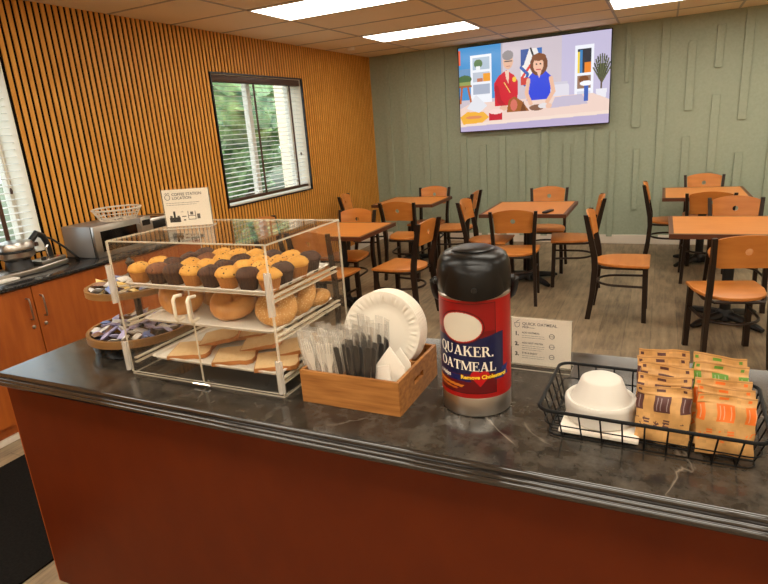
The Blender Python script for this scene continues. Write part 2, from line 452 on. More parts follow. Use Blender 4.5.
def window(i, w, lab):
    y0, y1, z0, z1 = w
    xg = XL - .2
    root = bpy.data.objects.new('window_%d' % i, None); C.objects.link(root); tag(root, kind='structure')
    fr = MB(); t = .03
    fr.box(xg - .03, xg + .03, y0, y0 + t, z0, z1); fr.box(xg - .03, xg + .03, y1 - t, y1, z0, z1)
    fr.box(xg - .03, xg + .03, y0, y1, z0, z0 + t); fr.box(xg - .03, xg + .03, y0, y1, z1 - t, z1)
    ym = (y0 + y1) / 2
    fr.box(xg - .03, xg + .03, ym - .03, ym + .03, z0, z1)
    tag(fr.build('window_frame', M_white, root, angle=0), kind='structure')
    tr = MB(); q = .014
    for a in ((y0 - q, y0, z0 - q, z1 + q), (y1, y1 + q, z0 - q, z1 + q), (y0, y1, z0 - q, z0), (y0, y1, z1, z1 + q)):
        tr.box(XL - .02, XL + .016, *a)
    if i == 2: tag(tr.build('window_trim', M_black, root, angle=0), kind='structure')
    rv = MB(); k = .006
    for a in ((y0, y0 + k, z0, z1), (y1 - k, y1, z0, z1), (y0, y1, z0, z0 + k), (y0, y1, z1 - k, z1)):
        rv.box(XL - .25, XL + (.014 if i == 1 else -.005), *a)
    tag(rv.build('window_reveal', M_reveal, root, angle=0), kind='structure')
    tag(MB().box(xg - .004, xg + .004, y0 + t, y1 - t, z0 + t, z1 - t).build('window_pane', M_glass, root, angle=0), kind='structure')
    bl = thing('window_blind', lab, 'window blind', (XL - .05, ym, z0))
    hw = (y1 - y0) / 2 - .012; h = z1 - z0
    MB().box(-.03, .04, -hw, hw, h - .068, h - .006, bev=.004).build('valance', M_brown, bl)
    s_ = MB(); n = 24; zb = .085
    for j in range(n):
        z = zb + (h - .1 - zb) * j / (n - 1)
        s_.box(-.024, .024, -hw, hw, -.0014, .0014, T(0, 0, z) @ RY(3))
    tag(s_.build('slats', M_blind, bl, angle=0), kind=None)
    MB().box(-.026, .026, -hw, hw, .03, .058, bev=.004).build('bottom_rail', M_brown, bl)
    for yy in (-hw * .13, hw * .74):
        MB().box(-.002, .002, yy - .014, yy + .014, .05, h - .06, T(.027, 0, 0)).build('ladder_tape', M_brown, bl, angle=0)
    MB().tube([(.034, hw - .1, h - .07), (.034, hw - .1, .42)], .0025, 6).build('cord', M_cream, bl)
    MB().lathe([(0, 0), (.008, .004), (.01, .02), (.004, .04), (0, .042)], 10, T(.034, hw - .1, .39)).build('cord_tassel', M_brown, bl)
    return root
window(1, WIN[0], 'white slatted blind in the window at the left edge behind the waffle maker')
window(2, WIN[1], 'white slatted blind with brown valance in the far window over the dining tables')

# outside
lawnm = noise_mat('lawn', (66, 74, 46), (88, 96, 62), nscale=3, rough=.9)
tag(MB().box(-40, XL - .3, -25, 45, -.3, -.15).build('lawn', lawnm, angle=0), kind='structure')
M_leaf = noise_mat('leaves', (60, 92, 54), (150, 172, 112), nscale=6, rough=.6)  # pale tone paints sunlit speckles into the leaf colour
M_bark = mat('bark', (86, 68, 54), .9)
def tree(x, y, h, cr, lab, seed):
    rr = random.Random(seed)
    t = thing('tree', lab, 'tree', (x, y, -.15), 0, 'trees seen through the blinds')
    MB().tube([(0, 0, 0), (.05, 0, h * .3), (-.05, .1, h * .62)], [.16, .12, .06], 8).build('trunk', M_bark, t)
    cm = MB()
    def blob(a, b):
        th, ph = 2 * PI * a, PI * b
        q = cr * .72 * (1 + .16 * math.sin(3 * th + seed) * math.sin(4 * ph) + .08 * math.sin(7 * th) * math.sin(6 * ph))
        return q * math.sin(ph) * math.cos(th), q * math.sin(ph) * math.sin(th), h * .56 + .85 * q * math.cos(ph)
    cm.grid(blob, 30, 18, wrapu=True)
    for k in range(2600):
        th = rr.uniform(0, 2 * PI); ph = math.acos(rr.uniform(-1, 1)); q = cr * rr.random() ** .4 * (.8 + .35 * math.sin(3 * th + seed) * math.sin(4 * ph))
        p = Vector((q * math.sin(ph) * math.cos(th), q * math.sin(ph) * math.sin(th), h * .6 + .85 * q * math.cos(ph)))
        Mm = Matrix.Translation(p) @ Matrix.Rotation(rr.uniform(0, 6), 4, 'Z') @ Matrix.Rotation(rr.uniform(-1, 1), 4, 'X')
        s_ = rr.uniform(.08, .19)
        cm.add([(-s_, 0, 0), (0, -s_ * .5, .02), (s_, 0, 0), (0, s_ * .5, .02)], [(0, 1, 2, 3)], Mm)
    cm.build('foliage', M_leaf, t, angle=0, flip=False)
tree(-8.0, 8.6, 4.8, 2.3, 'leafy green tree on the lawn behind the left half of the far window', 1)
tree(-10.5, 13.2, 5.2, 2.4, 'green tree on the lawn seen past the mullion of the far window', 2)
tree(-13.8, 20.5, 6.2, 3.0, 'taller green tree farther back on the lawn beyond the far window', 3)
tree(-14.5, 10.5, 6.4, 3.0, 'broad green tree behind the nearest tree outside the far window', 4)
tree(-10.5, 3.6, 4.8, 2.2, 'round green tree outside the window at the left edge', 5)
tree(-9.6, 10.8, 1.9, 1.3, 'low green bush on the lawn below the trees of the far window', 6)
tree(-13.5, 16.6, 2.6, 1.9, 'round low bush farther back on the lawn of the far window', 7)
tag(MB().box(-5.0, -4.72, 7.08, 7.36, -.15, 4.2, bev=.02).build('porch_pillar', mat('beige stucco', (214, 196, 170), .8), angle=0),
    'beige square pillar on the lawn behind the right side of the far window', 'pillar')

# ceiling lights
M_lamp = emit_mat('lamp diffuser', (1, .92, .78), 9.6)
M_frame = mat('white lamp frame', (226, 214, 196), .5)
def ceiling_light(x, y, lab):
    t = thing('ceiling_light', lab, 'ceiling light', (x, y, ZC), 0, 'recessed ceiling light panels')
    f = MB(); a, b = .58, .292
    for q in ((-a, a, -b, -b + .018), (-a, a, b - .018, b), (-a, -a + .018, -b, b), (a - .018, a, -b, b)): f.box(q[0], q[1], q[2], q[3], -.010, -.001)
    f.build('frame', M_frame, t, angle=0)
    MB().box(-a + .018, a - .018, -b + .018, b - .018, -.008, -.001).build('diffuser', M_lamp, t, angle=0)
ceiling_light(-2.385, 4.275, 'lit ceiling panel nearest the camera, above the far window and left of the screen')
ceiling_light(-2.385, 6.18, 'lit ceiling panel close to the corner of slat wall and green wall')
ceiling_light(.07, 6.24, 'lit ceiling panel at the top edge right of the screen')
ceiling_light(.02, 4.215, 'ceiling panel over the dining tables, out of the picture')
ceiling_light(1.28, 6.24, 'ceiling panel right beside the lit one over the green wall, out of the picture')
ceiling_light(2.52, 6.24, 'ceiling panel at the far right of the room, out of the picture')
ceiling_light(2.37, 4.215, 'ceiling panel over the right side of the room, out of the picture')
ceiling_light(-2.345, 2.0, 'ceiling panel above the waffle counter, out of the picture')
ceiling_light(.02, 2.0, 'ceiling panel above the island counter, out of the picture')
ceiling_light(2.37, 2.0, 'ceiling panel right of the island counter, out of the picture')
for y_, w_ in ((.35, 'over the camera'), (-1.55, 'at the wall behind the camera')):
    for x_, c_ in ((-2.95, 'leftmost'), (-1.72, 'second from the left'), (-.08, 'in the middle'), (1.14, 'second from the right'), (2.6, 'rightmost')):
        ceiling_light(x_, y_, f'ceiling panel {w_}, {c_} of its row')
smk = MB().lathe([(0, 0), (.05, 0), (.05, -.012), (.042, -.03), (.02, -.036), (0, -.036)], 24)
tag(smk.build('smoke_detector', M_cream), 'small round white smoke detector on the ceiling near the far corner', 'smoke detector', loc=(-3.45, 6.58, ZC))

# ------------------------------------------------------------------ television
def television():
    x0, x1, z0, z1 = -2.445, -.585, 1.475, 2.53
    w, h = x1 - x0, z1 - z0
    t = thing('television', 'large wall-mounted flat television showing a cooking-style talk show', 'television', ((x0 + x1) / 2, YB - .09, z0))
    MB().box(-w / 2, w / 2, 0, .04, 0, h, bev=.004).build('housing', M_black, t)
    MB().box(-.35, .35, .04, .089, h * .3, h * .7).build('wall_bracket', M_iron, t, angle=0)
    c = Canvas(300, 170, (205, 192, 200))
    c.rect(0, 0, .30, .62, (72, 146, 204)); c.rect(.70, 0, 1, .75, (196, 188, 216)); c.rect(.30, 0, .31, .6, (180, 170, 180))
    c.rect(.085, .10, .235, .66, (238, 240, 246)); c.rect(.10, .13, .22, .27, (176, 192, 208)); c.rect(.10, .30, .22, .41, (190, 196, 208)); c.rect(.10, .44, .22, .56, (170, 178, 196))
    c.ell(.14, .2, .03, .05, (92, 122, 78)); c.rect(.125, .23, .155, .27, (240, 240, 240)); c.rect(.175, .32, .225, .41, (238, 158, 48)); c.rect(.13, .37, .17, .41, (196, 120, 90))
    c.rect(.0, .25, .085, .44, (110, 150, 190)); c.ell(.04, .37, .05, .05, (78, 110, 66)); c.rect(0, .40, .085, .44, (150, 160, 90))
    c.line([(.02, .45), (.005, .65)], .014, (190, 98, 44)); c.line([(.06, .45), (.085, .66)], .014, (190, 98, 44)); c.rect(0, .44, .09, .465, (170, 100, 60)); c.rect(0, .03, .012, .2, (226, 92, 52))
    c.rect(.435, .10, .575, .50, (236, 230, 226))
    c.poly([(.435, .10), (.49, .10), (.455, .27), (.435, .3)], (40, 78, 150)); c.line([(.44, .42), (.5, .28), (.575, .2)], .016, (214, 52, 44), 1.76); c.line([(.5, .1), (.53, .25), (.575, .4)], .012, (30, 30, 40), 1.76)
    c.poly([(.54, .1), (.575, .1), (.575, .3)], (60, 110, 180)); c.line([(.435, .3), (.48, .38), (.46, .5)], .018, (44, 90, 170), 1.76); c.rect(.435, .42, .5, .5, (205, 60, 54))
    c.poly([(.60, .50), (.73, .50), (.75, .55), (.75, .72), (.60, .72)], (222, 218, 228)); c.rect(.6, .5, .74, .53, (205, 200, 214)); c.rect(.6, .66, .74, .72, (120, 92, 84))
    c.rect(.785, .13, .90, .80, (238, 240, 248)); c.rect(.80, .17, .885, .43, (52, 54, 62)); c.rect(.80, .2, .812, .43, (240, 208, 70)); c.rect(.815, .18, .83, .43, (60, 130, 190)); c.rect(.845, .32, .885, .43, (232, 132, 40))
    c.rect(.80, .46, .885, .6, (150, 116, 96)); c.ell(.84, .5, .03, .04, (122, 70, 36)); c.rect(.8, .63, .885, .78, (214, 216, 230))
    for k in range(11):
        a = -1.25 + k * .25
        c.line([(.95, .55), (.95 + .055 * math.sin(a), .55 - .30 * math.cos(a * .8))], .009, (64, 70, 52) if k % 2 else (92, 96, 64), 1.76)
    c.rect(.945, .5, .955, .62, (90, 74, 60)); c.poly([(.915, .62), (.985, .62), (.97, .82), (.93, .82)], (232, 230, 238))
    # the desk
    c.poly([(0, .72), (.08, .66), (.9, .66), (1, .74), (1, 1), (0, 1)], (236, 208, 196)); c.poly([(0, .94), (1, .90), (1, 1), (0, 1)], (186, 172, 206)); c.poly([(0, .90), (1, .86), (1, .90), (0, .94)], (240, 218, 204))
    c.poly([(.66, .67), (.83, .66), (.87, .77), (.63, .79)], (196, 186, 206))
    # people behind the desk
    c.poly([(.255, .72), (.25, .45), (.28, .37), (.335, .31), (.385, .37), (.415, .45), (.41, .68), (.39, .72)], (206, 26, 48))
    c.poly([(.325, .32), (.355, .31), (.35, .47), (.335, .41)], (236, 200, 176)); c.ell(.348, .215, .034, .085, (226, 178, 150)); c.ell(.347, .145, .038, .055, (140, 132, 134)); c.rect(.322, .205, .376, .216, (60, 50, 56)); c.line([(.338, .265), (.36, .267)], .006, (170, 70, 70))
    c.ell(.39, .425, .015, .03, (240, 196, 70)); c.line([(.265, .5), (.285, .66), (.32, .73)], .03, (184, 20, 42), 1.76); c.ell(.315, .745, .028, .03, (230, 184, 158)); c.line([(.32, .45), (.36, .57)], .005, (240, 220, 120), 1.76)
    c.poly([(.475, .68), (.475, .44), (.515, .365), (.60, .365), (.64, .44), (.625, .68)], (34, 66, 214)); c.ell(.553, .285, .058, .125, (112, 62, 34)); c.ell(.55, .29, .034, .082, (236, 186, 158)); c.ell(.553, .205, .047, .04, (126, 72, 40))
    c.line([(.538, .342), (.565, .342)], .008, (196, 60, 70)); c.ell(.538, .28, .006, .008, (50, 36, 34)); c.ell(.564, .28, .006, .008, (50, 36, 34)); c.poly([(.54, .365), (.57, .365), (.556, .44)], (236, 190, 164))
    c.line([(.485, .45), (.472, .6), (.5, .72)], .026, (232, 184, 156), 1.76); c.line([(.632, .45), (.65, .6), (.61, .71)], .026, (232, 184, 156), 1.76)
    # things on the desk
    c.poly([(.0, .82), (.05, .76), (.17, .77), (.21, .84), (.16, .9), (.02, .91)], (240, 176, 60)); c.ell(.1, .83, .06, .02, (222, 140, 90)); c.rect(.21, .79, .305, .88, (196, 32, 52)); c.ell(.26, .78, .05, .03, (244, 214, 206))
    c.poly([(.335, .80), (.35, .66), (.39, .62), (.44, .68), (.49, .80)], (156, 92, 42)); c.ell(.385, .72, .024, .07, (212, 112, 96)); c.poly([(.43, .80), (.45, .68), (.47, .8)], (112, 64, 34)); c.ell(.54, .77, .05, .035, (132, 92, 72)); c.ell(.585, .755, .035, .03, (226, 220, 222)); c.ell(.62, .76, .02, .03, (234, 190, 166))
    c.poly([(.05, .72), (.12, .56), (.2, .7), (.14, .78)], (226, 226, 232)); c.rect(.845, .55, .87, .74, (56, 96, 180)); c.ell(.857, .545, .04, .028, (244, 244, 250))
    m = MB().grid(lambda a, b: ((a - .5) * (w - .022), -.0006, .011 + b * (h - .022)), 300, 170)
    o = m.build('screen', M_screen, t, angle=0, flip=False); c.apply(o)
television()

# ------------------------------------------------------------------ dining tables
def table(x0, x1, y0, y1, lab):
    cx, cy = (x0 + x1) / 2, (y0 + y1) / 2; a, b = (x1 - x0) / 2, (y1 - y0) / 2
    t = thing('dining_table', lab, 'table', (cx, cy, 0), 0, 'square pedestal dining tables')
    tp = MB().box(-a + .03, a - .03, -b + .03, b - .03, .718, .7505).build('tabletop', M_top, t, angle=0)
    e = MB()
    for q in ((-a, a, -b, -b + .03), (-a, a, b - .03, b), (-a, -a + .03, -b + .03, b - .03), (a - .03, a, -b + .03, b - .03)): e.box(q[0], q[1], q[2], q[3], .716, .75)
    e.build('edge_band', M_topedge, tp, angle=0)
    MB().lathe([(0, .03), (.038, .03), (.038, .70), (.16, .705), (.16, .717), (0, .717)], 24).build('column', M_iron, t)
    f = MB()
    for k in range(4):
        Mm = RZ(90 * k + 45)
        f.tube([(0, 0, .055), (.1, 0, .05), (.27, 0, .026), (.32, 0, .016)], [.034, .032, .024, .016], 8, M=Mm, flat=1.2)
    f.lathe([(0, .02), (.07, .02), (.06, .08), (.04, .1), (0, .1)], 20)
    f.build('foot', M_iron, t)
table(.08, .93, 4.47, 5.26, 'dining table at the right edge, nearest the packet basket')
table(.03, .80, 6.32, 7.18, 'dining table in the far right by the green wall')
table(-1.56, -.75, 5.34, 6.20, 'dining table in the middle under the television, with a remote on it')
table(-3.02, -2.24, 4.17, 4.90, 'dining table at left directly behind the pastry case')
table(-3.07, -2.30, 6.05, 6.75, 'dining table in the far left corner by the slat wall')
rc = MB().box(-.024, .024, -.085, .085, 0, .018, bev=.006)
tag(rc.build('remote_control', M_black), 'black remote control lying on the middle dining table', 'remote control', loc=(-.93, 5.47, .7505), rot=(0, 0, -14))

# ------------------------------------------------------------------ dining chairs (front is local +y)
def make_chair(lab):
    t = thing('dining_chair', lab, 'chair', (0, 0, 0), 0, 'wood and metal dining chairs')
    for s in (-1, 1):
        pts = [(s * .192, -.235, 0), (s * .184, -.205, .2), (s * .176, -.19, .42), (s * .174, -.197, .52), (s * .182, -.235, .70), (s * .192, -.268, .852)]
        m = MB(); vs = []; fs = []
        for (x, y, z), wd in zip(pts, (.040, .042, .046, .046, .040, .032)):
            for dx, dy in ((-.014, -wd / 2), (.014, -wd / 2), (.014, wd / 2), (-.014, wd / 2)): vs.append((x + dx, y + dy, z))
        for i in range(len(pts) - 1):
            for k in range(4): fs.append((4 * i + k, 4 * i + (k + 1) % 4, 4 * i + 4 + (k + 1) % 4, 4 * i + 4 + k))
        fs += [(3, 2, 1, 0), (20, 21, 22, 23)]
        m.add(vs, fs).build('leg', M_bronze, t)
        m = MB(); vs = []; fs = []
        for (x, y, z) in ((s * .19, .185, 0), (s * .182, .175, .435)):
            for dx, dy in ((-.017, -.017), (.017, -.017), (.017, .017), (-.017, .017)): vs.append((x + dx, y + dy, z))
        fs = [(k, (k + 1) % 4, 4 + (k + 1) % 4, 4 + k) for k in range(4)] + [(3, 2, 1, 0), (4, 5, 6, 7)]
        m.add(vs, fs).build('leg', M_bronze, t)
    out = [(-.205, .205), (.205, .205), (.212, .19), (.205, .02)]
    for k in range(9):
        a = math.radians(-10 - 160 * k / 8); out.append((.186 * math.cos(a) / .985, -.05 + .16 * math.sin(a)))
    out += [(-.205, .02), (-.212, .19)]
    MB().prism(out[::-1], .441, .463, bev=.006).build('seat', M_beech, t)
    fr = MB(); fr.tube([(-.178, .17, .43), (-.176, -.1, .43), (-.14, -.185, .43), (.14, -.185, .43), (.176, -.1, .43), (.178, .17, .43)], .011, 8, True)
    fr.build('seat_frame', M_bronze, t)
    st = [(-.183, .172, .285)]
    for k in range(13):
        a = PI + PI * k / 12; st.append((.168 * math.cos(a), -.02 + .165 * math.sin(a), .285))
    st.append((.183, .172, .285))
    MB().tube(st, .010, 8).build('stretcher', M_bronze, t)
    # curved plywood back with a round hole
    n = 64; rings = 5; hz, hr = .765, .021
    def outl(a):
        c, s = math.cos(a), math.sin(a)
        best = 9
        top = .868; bot = .652
        # superellipse-like box with crowned top, wider at the top
        k = 40; lo_, hi_ = 0, .4
        for _ in range(k):
            md = (lo_ + hi_) / 2; x, z = md * c, hz + md * s
            hwid = .158 + (z - bot) / (top - bot) * .016
            ztop = top - .030 * (x / .175) ** 2; zbot = bot + .008 * (1 - (x / .17) ** 2)
            if abs(x) < hwid and zbot < z < ztop: lo_ = md
            else: hi_ = md
        return lo_ * c, hz + lo_ * s
    def bend(x, z, d):
        yb = -.205 - .22 * (z - .66) - .026 * (1 - (x / .17) ** 2)
        return (x, yb + d, z)
    vs = []; fs = []
    ang = [2 * PI * k / n for k in range(n)]
    O = [outl(a) for a in ang]
    for side, d in ((0, .0065), (1, -.0065)):
        for j in range(rings + 1):
            q = (j / rings) ** 1.2
            for k, a in enumerate(ang):
                xi, zi = hr * math.cos(a), hz + hr * math.sin(a)
                vs.append(bend(xi + (O[k][0] - xi) * q, zi + (O[k][1] - zi) * q, d))
    S = n * (rings + 1)
    for side in (0, 1):
        for j in range(rings):
            for k in range(n):
                k2 = (k + 1) % n; b0 = side * S + j * n
                fs.append((b0 + k, b0 + k2, b0 + n + k2, b0 + n + k))
    for k in range(n):
        k2 = (k + 1) % n
        fs.append((k, k2, S + k2, S + k)); e = rings * n; fs.append((e + k, e + k2, S + e + k2, S + e + k))
    MB().add(vs, fs).build('backrest', M_beech, t, angle=50)
    return t
CH = [
 ((.445, 4.13), 12, 'dining chair at the right edge with its back to the camera, nearest the packet basket'),
 ((-.24, 4.87), -90, 'dining chair standing alone right of centre, side on and facing the right-edge table'),
 ((.12, 6.78), -90, 'dining chair at the left side of the far right table, seen side on'),
 ((.59, 5.30), 182, 'dining chair behind the right-edge table, facing the camera'),
 ((.42, 6.14), 0, 'dining chair in front of the far right table, its back to the camera'),
 ((.45, 7.20), 180, 'dining chair against the green wall behind the far right table'),
 ((-.74, 5.77), 98, 'dining chair at the right side of the middle table, facing left'),
 ((-1.16, 5.13), 8, 'dining chair in front of the middle table, just behind the airpot lid'),
 ((-1.09, 6.27), 182, 'dining chair behind the middle table, facing the camera below the television'),
 ((-1.53, 5.62), -90, 'dining chair at the left side of the middle table, facing right'),
 ((-2.12, 6.28), 92, 'dining chair at the right side of the far left corner table, facing left'),
 ((-2.49, 5.74), 2, 'dining chair in front of the far left corner table, its back to the camera'),
 ((-2.56, 6.58), 180, 'dining chair behind the far left corner table, against the green wall'),
 ((-1.98, 4.44), 84, 'dining chair right of the table behind the pastry case, above the plates'),
 ((-2.70, 4.74), 180, 'dining chair behind the table at left, facing the camera'),
 ((-3.27, 6.28), -78, 'dining chair in the corner against the slat wall'),
 ((-2.52, 4.06), 0, 'dining chair seen through the right side of the pastry case'),
 ((-3.22, 4.50), -90, 'dining chair at the slat wall end of the table behind the pastry case'),
]
ch0 = make_chair(CH[0][2])
for i, ((x, y), rz, lab) in enumerate(CH):
    if i == 0: ch0.location = (x, y, 0); ch0.rotation_euler = (0, 0, math.radians(rz))
    else: dup(ch0, lab, loc=(x, y, 0), rot=(0, 0, rz))

# ------------------------------------------------------------------ island counter
ZT = .91
isl = thing('island_cabinet', 'long dark cherry panelled island cabinet under the stone countertop', 'cabinet', (-2.045, 1.085, 0), 0)
MB().box(0, 3.4, 0, .60, .0, ZT - .041).build('body', M_panel, isl, angle=0)
MB().box(-.004, .0, -.001, .60, .0, ZT - .041).build('side_panel', M_cherry, isl, angle=0)
ct = MB(); prof = []
def arc(cx, cz, rr, a0, a1, n=5): return [(cx + rr * math.cos(math.radians(a0 + (a1 - a0) * k / n)), cz + rr * math.sin(math.radians(a0 + (a1 - a0) * k / n))) for k in range(n + 1)]
# (y, z) section of the slab; front edge is stepped and rounded, y measured back from the front lip
t_ = .040
P = [(.70, 0)] + arc(.0285, -.009, .009, 90, 180, 8) + [(.0195, -.0135)] + arc(.0135, -.0195, .006, 90, 180, 7) + [(.0075, -.0205)] \
    + arc(.0075, -.0280, .0075, 90, 180, 7) + arc(.012, -.028, .012, 180, 270, 7) + [(.70, -t_)]
vs = []; L0, L1 = 0, 3.5
for x in (L0, L1): vs += [(x, y, z) for y, z in P]
n = len(P); fs = [(i, (i + 1) % n, n + (i + 1) % n, n + i) for i in range(n)] + [tuple(range(n)), tuple(range(2 * n - 1, n - 1, -1))]
ct.add(vs, fs)
for i in range(1, n - 1): ct.mi[i] = 1
cto = ct.build('countertop', [M_stone, M_polish], angle=30)
tag(cto, 'dark veined stone countertop with stepped front edge across the foreground', 'countertop', loc=(-2.01, 1.026, ZT), rot=(0, 0, 0))

# ------------------------------------------------------------------ wall counter at the left
bc = thing('base_cabinet', 'orange cherry base cabinet with two doors under the black worktop', 'cabinet', (-3.315, 0, 0))
MB().box(-.40, -.02, .3, 2.78, .1, .876).build('body', M_cherry, bc, angle=0)
MB().box(-.40, -.05, .3, 2.78, 0, .1).build('plinth', M_cherry, bc, angle=0)
MB().box(-.05, -.032, .3, 2.78, 0, .038, bev=.004).build('base_trim', M_white, bc, angle=0)
for k, (a, b, hs) in enumerate(((.56, 1.29, 1), (1.296, 2.027, 1), (2.033, 2.775, -1))):
    d = MB().box(-.02, 0, a, b, .115, .868, bev=.002).build('door', M_cherry, bc, angle=0)
    hy = b - .04 if hs > 0 else a + .04
    MB().tube([(0, hy, .745), (.024, hy, .748), (.028, hy, .76), (.028, hy, .86), (.024, hy, .872), (0, hy, .875)], .005, 8, M=T(0, 0, -.068)).build('handle', M_steel, d)
    MB().lathe([(0, 0), (.011, 0), (.011, .006), (.004, .009), (0, .009)], 14, T(0, hy - hs * -.005, .63) @ RY(90)).build('lock', M_steel, d)
wt = MB().box(XL + sd, -3.300, .28, 2.785, .877, .899, bev=.004)
tag(wt.build('worktop', M_worktop), 'black worktop along the slat wall under the waffle maker', 'worktop')
fm = MB().box(-3.125, -2.175, -1.0, 2.6, 0, .012, bev=.004)
tag(fm.build('floor_mat', noise_mat('black rubber mat', (20, 19, 18), (31, 29, 27), nscale=90, rough=1, bump=.6, spec=.04)), 'black floor mat between the island and the left cabinets', 'floor mat', loc=(0, 0, .0))

# waffle maker
wm = thing('waffle_maker', 'stainless steel waffle maker with black handle on the black worktop', 'waffle maker', (-3.60, 2.22, .899), 0)
MB().prism([(-.09, -.32), (.09, -.32), (.115, -.05), (.108, .03), (.06, .24), (-.10, .22), (-.11, 0)], 0, .034, bev=.008).build('base', M_steel, wm)
MB().prism([(.106, .03), (.05, .235), (-.06, .20), (-.02, .02)], .033, .062, bev=.005).build('control_panel', M_steel, wm)
MB().lathe([(0, 0), (.016, 0), (.014, .018), (0, .02)], 16, T(.062, .075, .062)).build('knob', M_black, wm)
MB().lathe([(0, 0), (.006, 0), (.005, .005), (0, .006)], 10, T(.035, .19, .062)).build('indicator_light', mat('red lamp', (200, 40, 24), .3), wm)
MB().lathe([(0, .03), (.085, .03), (.078, .05), (.07, .085), (.08, .10), (0, .10)], 32, T(0, -.05, 0)).build('pedestal', M_black, wm)
MB().lathe([(0, .098), (.085, .10), (.103, .112), (.106, .142), (0, .145)], 40, T(0, -.05, 0)).build('lower_plate', M_steel, wm)
MB().lathe([(0, .143), (.100, .144), (.104, .15), (.100, .157), (0, .158)], 40, T(0, -.05, 0)).build('gasket', M_black, wm)
MB().lathe([(.0, .156), (.106, .158), (.107, .182), (.095, .200), (.06, .208), (0, .21)], 40, T(0, -.05, 0)).build('upper_plate', M_steel, wm)
MB().tube([(-.01, .04, .13), (-.01, .07, .19), (-.01, .11, .225), (-.01, .15, .20), (-.01, .17, .14), (-.01, .175, .05)], [.018, .02, .022, .02, .018, .018], 10).build('hinge', M_black, wm)
MB().tube([(.0, -.145, .19), (.01, -.18, .205), (.02, -.205, .19), (.025, -.215, .14), (.025, -.215, .10)], [.012, .014, .017, .017, .012], 10).build('handle', M_black, wm)
MB().tube([(.04, .12, .06), (.04, .12, .13), (.04, .135, .145)], .007, 8).build('timer_post', M_chrome, wm)
MB().tube([(-.01, .15, .2), (0, .20, .17), (.03, .26, .10), (.05, .31, .03), (.03, .34, .008), (-.03, .36, .008)], .007, 8).build('power_cord', M_black, wm)
dish = MB().prism([(-.06, -.08), (.06, -.08), (.06, .06), (-.06, .06)], 0, .014, bev=.005)
tag(dish.build('shallow_dish', M_tray), 'small white dish at the left edge of the black worktop', 'dish', loc=(-3.50, 2.0, .899))

# microwave
mw = thing('microwave', 'stainless microwave with black window on the worktop under the wire basket', 'microwave', (-3.752, 2.605, .899))
MB().box(.0, .29, -.0, .50, .0, .215, bev=.004).build('body', mat('silver grey enamel', (150, 148, 146), .4, .4), mw)
MB().box(.288, .297, .001, .499, .002, .213).build('gasket', M_black, mw, angle=0)
d = MB().box(.297, .322, 0, .40, 0, .215, bev=.004).build('door', M_steel, mw)
MB().box(.3225, .324, .05, .36, .035, .175).build('window', mat('black oven glass', (10, 10, 10), .08), d, angle=0)
MB().tube([(.322, .382, .04), (.345, .382, .045), (.345, .382, .17), (.322, .382, .175)], .006, 8).build('handle', M_steel, d)
cp = MB().box(.297, .322, .402, .50, 0, .215, bev=.003).build('control_panel', M_steel, mw)
MB().box(.3225, .324, .415, .488, .15, .19).build('display', M_black, cp, angle=0)
st2 = None
to = thing('toaster', 'low stainless toaster with black slot panel right of the microwave', 'toaster', (-3.6, 3.27, .899))
MB().box(-.11, .11, -.14, .14, 0, .185, bev=.02, seg=3).build('body', M_steel, to)
for s in (-1, 1): MB().box(-.10, .10, s * .05 - .012, s * .05 + .012, .184, .187).build('slot', M_black, to, angle=0)
MB().box(.105, .114, -.1, .1, .10, .16, bev=.003).build('control_panel', M_black, to)
wc2 = MB().box(XL + sd, -3.300, 2.787, 3.5, .877, .899, bev=.004)
tag(wc2.build('worktop', M_worktop), 'black worktop section carrying the microwave behind the pastry case', 'worktop')
bc2 = thing('base_cabinet', 'cherry base cabinet under the microwave, hidden behind the pastry case', 'cabinet', (-3.315, 0, 0))
MB().box(-.42, -.02, 2.79, 3.48, .1, .876).build('body', M_cherry, bc2, angle=0)
MB().box(-.42, -.05, 2.79, 3.48, 0, .1).build('plinth', M_cherry, bc2, angle=0)
MB().box(-.02, 0, 2.795, 3.47, .115, .868, bev=.002).build('door', M_cherry, bc2, angle=0)

# white wire basket on the microwave
wk = thing('wire_basket', 'round white wire basket on top of the microwave', 'basket', (-3.535, 2.91, 1.1145), 0)
def ring(r, z, n=40): return [(r * math.cos(2 * PI * k / n), r * math.sin(2 * PI * k / n), z) for k in range(n)]
M_wwire = mat('cream wire', (226, 214, 196), .4)
MB().tube(ring(.165, .082), .006, 8, True).build('rim', M_wwire, wk)
b_ = MB()
for r_, z_ in ((.12, .004), (.135, .03), (.15, .056), (.06, .004)): b_.tube(ring(r_, z_), .0028, 6, True)
for k in range(24):
    a = 2 * PI * k / 24; c, s = math.cos(a), math.sin(a)
    b_.tube([(.04 * c, .04 * s, .004), (.12 * c, .12 * s, .004), (.165 * c, .165 * s, .082)], .0026, 6)
b_.build('wires', M_wwire, wk)

# ------------------------------------------------------------------ tiered stand with packets
ts = thing('tiered_stand', 'round two-tier stand with wooden rims beside the pastry case', 'tiered stand', (-1.712, 1.42, ZT))
M_oakrim = noise_mat('oak rim', (122, 86, 46), (150, 110, 64), (1, 1, 6), 8, 4, .35)
M_gloss = mat('black gloss tray', (16, 15, 14), .12)
def tray(r_, z0, h, nm):
    t = MB().lathe([(r_ - .012, z0 + .004), (r_ - .012, z0 + h), (r_, z0 + h), (r_, z0), (r_ - .012, z0)], 56).build(nm, M_oakrim, ts)
    MB().lathe([(0, z0 + .002), (r_ - .0125, z0 + .002), (r_ - .0125, z0 + .008), (0, z0 + .008)], 48).build('tray_floor', M_gloss, t)
tray(.19, .046, .026, 'lower_tray'); tray(.165, .212, .022, 'upper_tray')
MB().lathe([(0, 0), (.168, 0), (.172, .006), (.182, .045), (0, .045)], 48).build('base', M_gloss, ts)
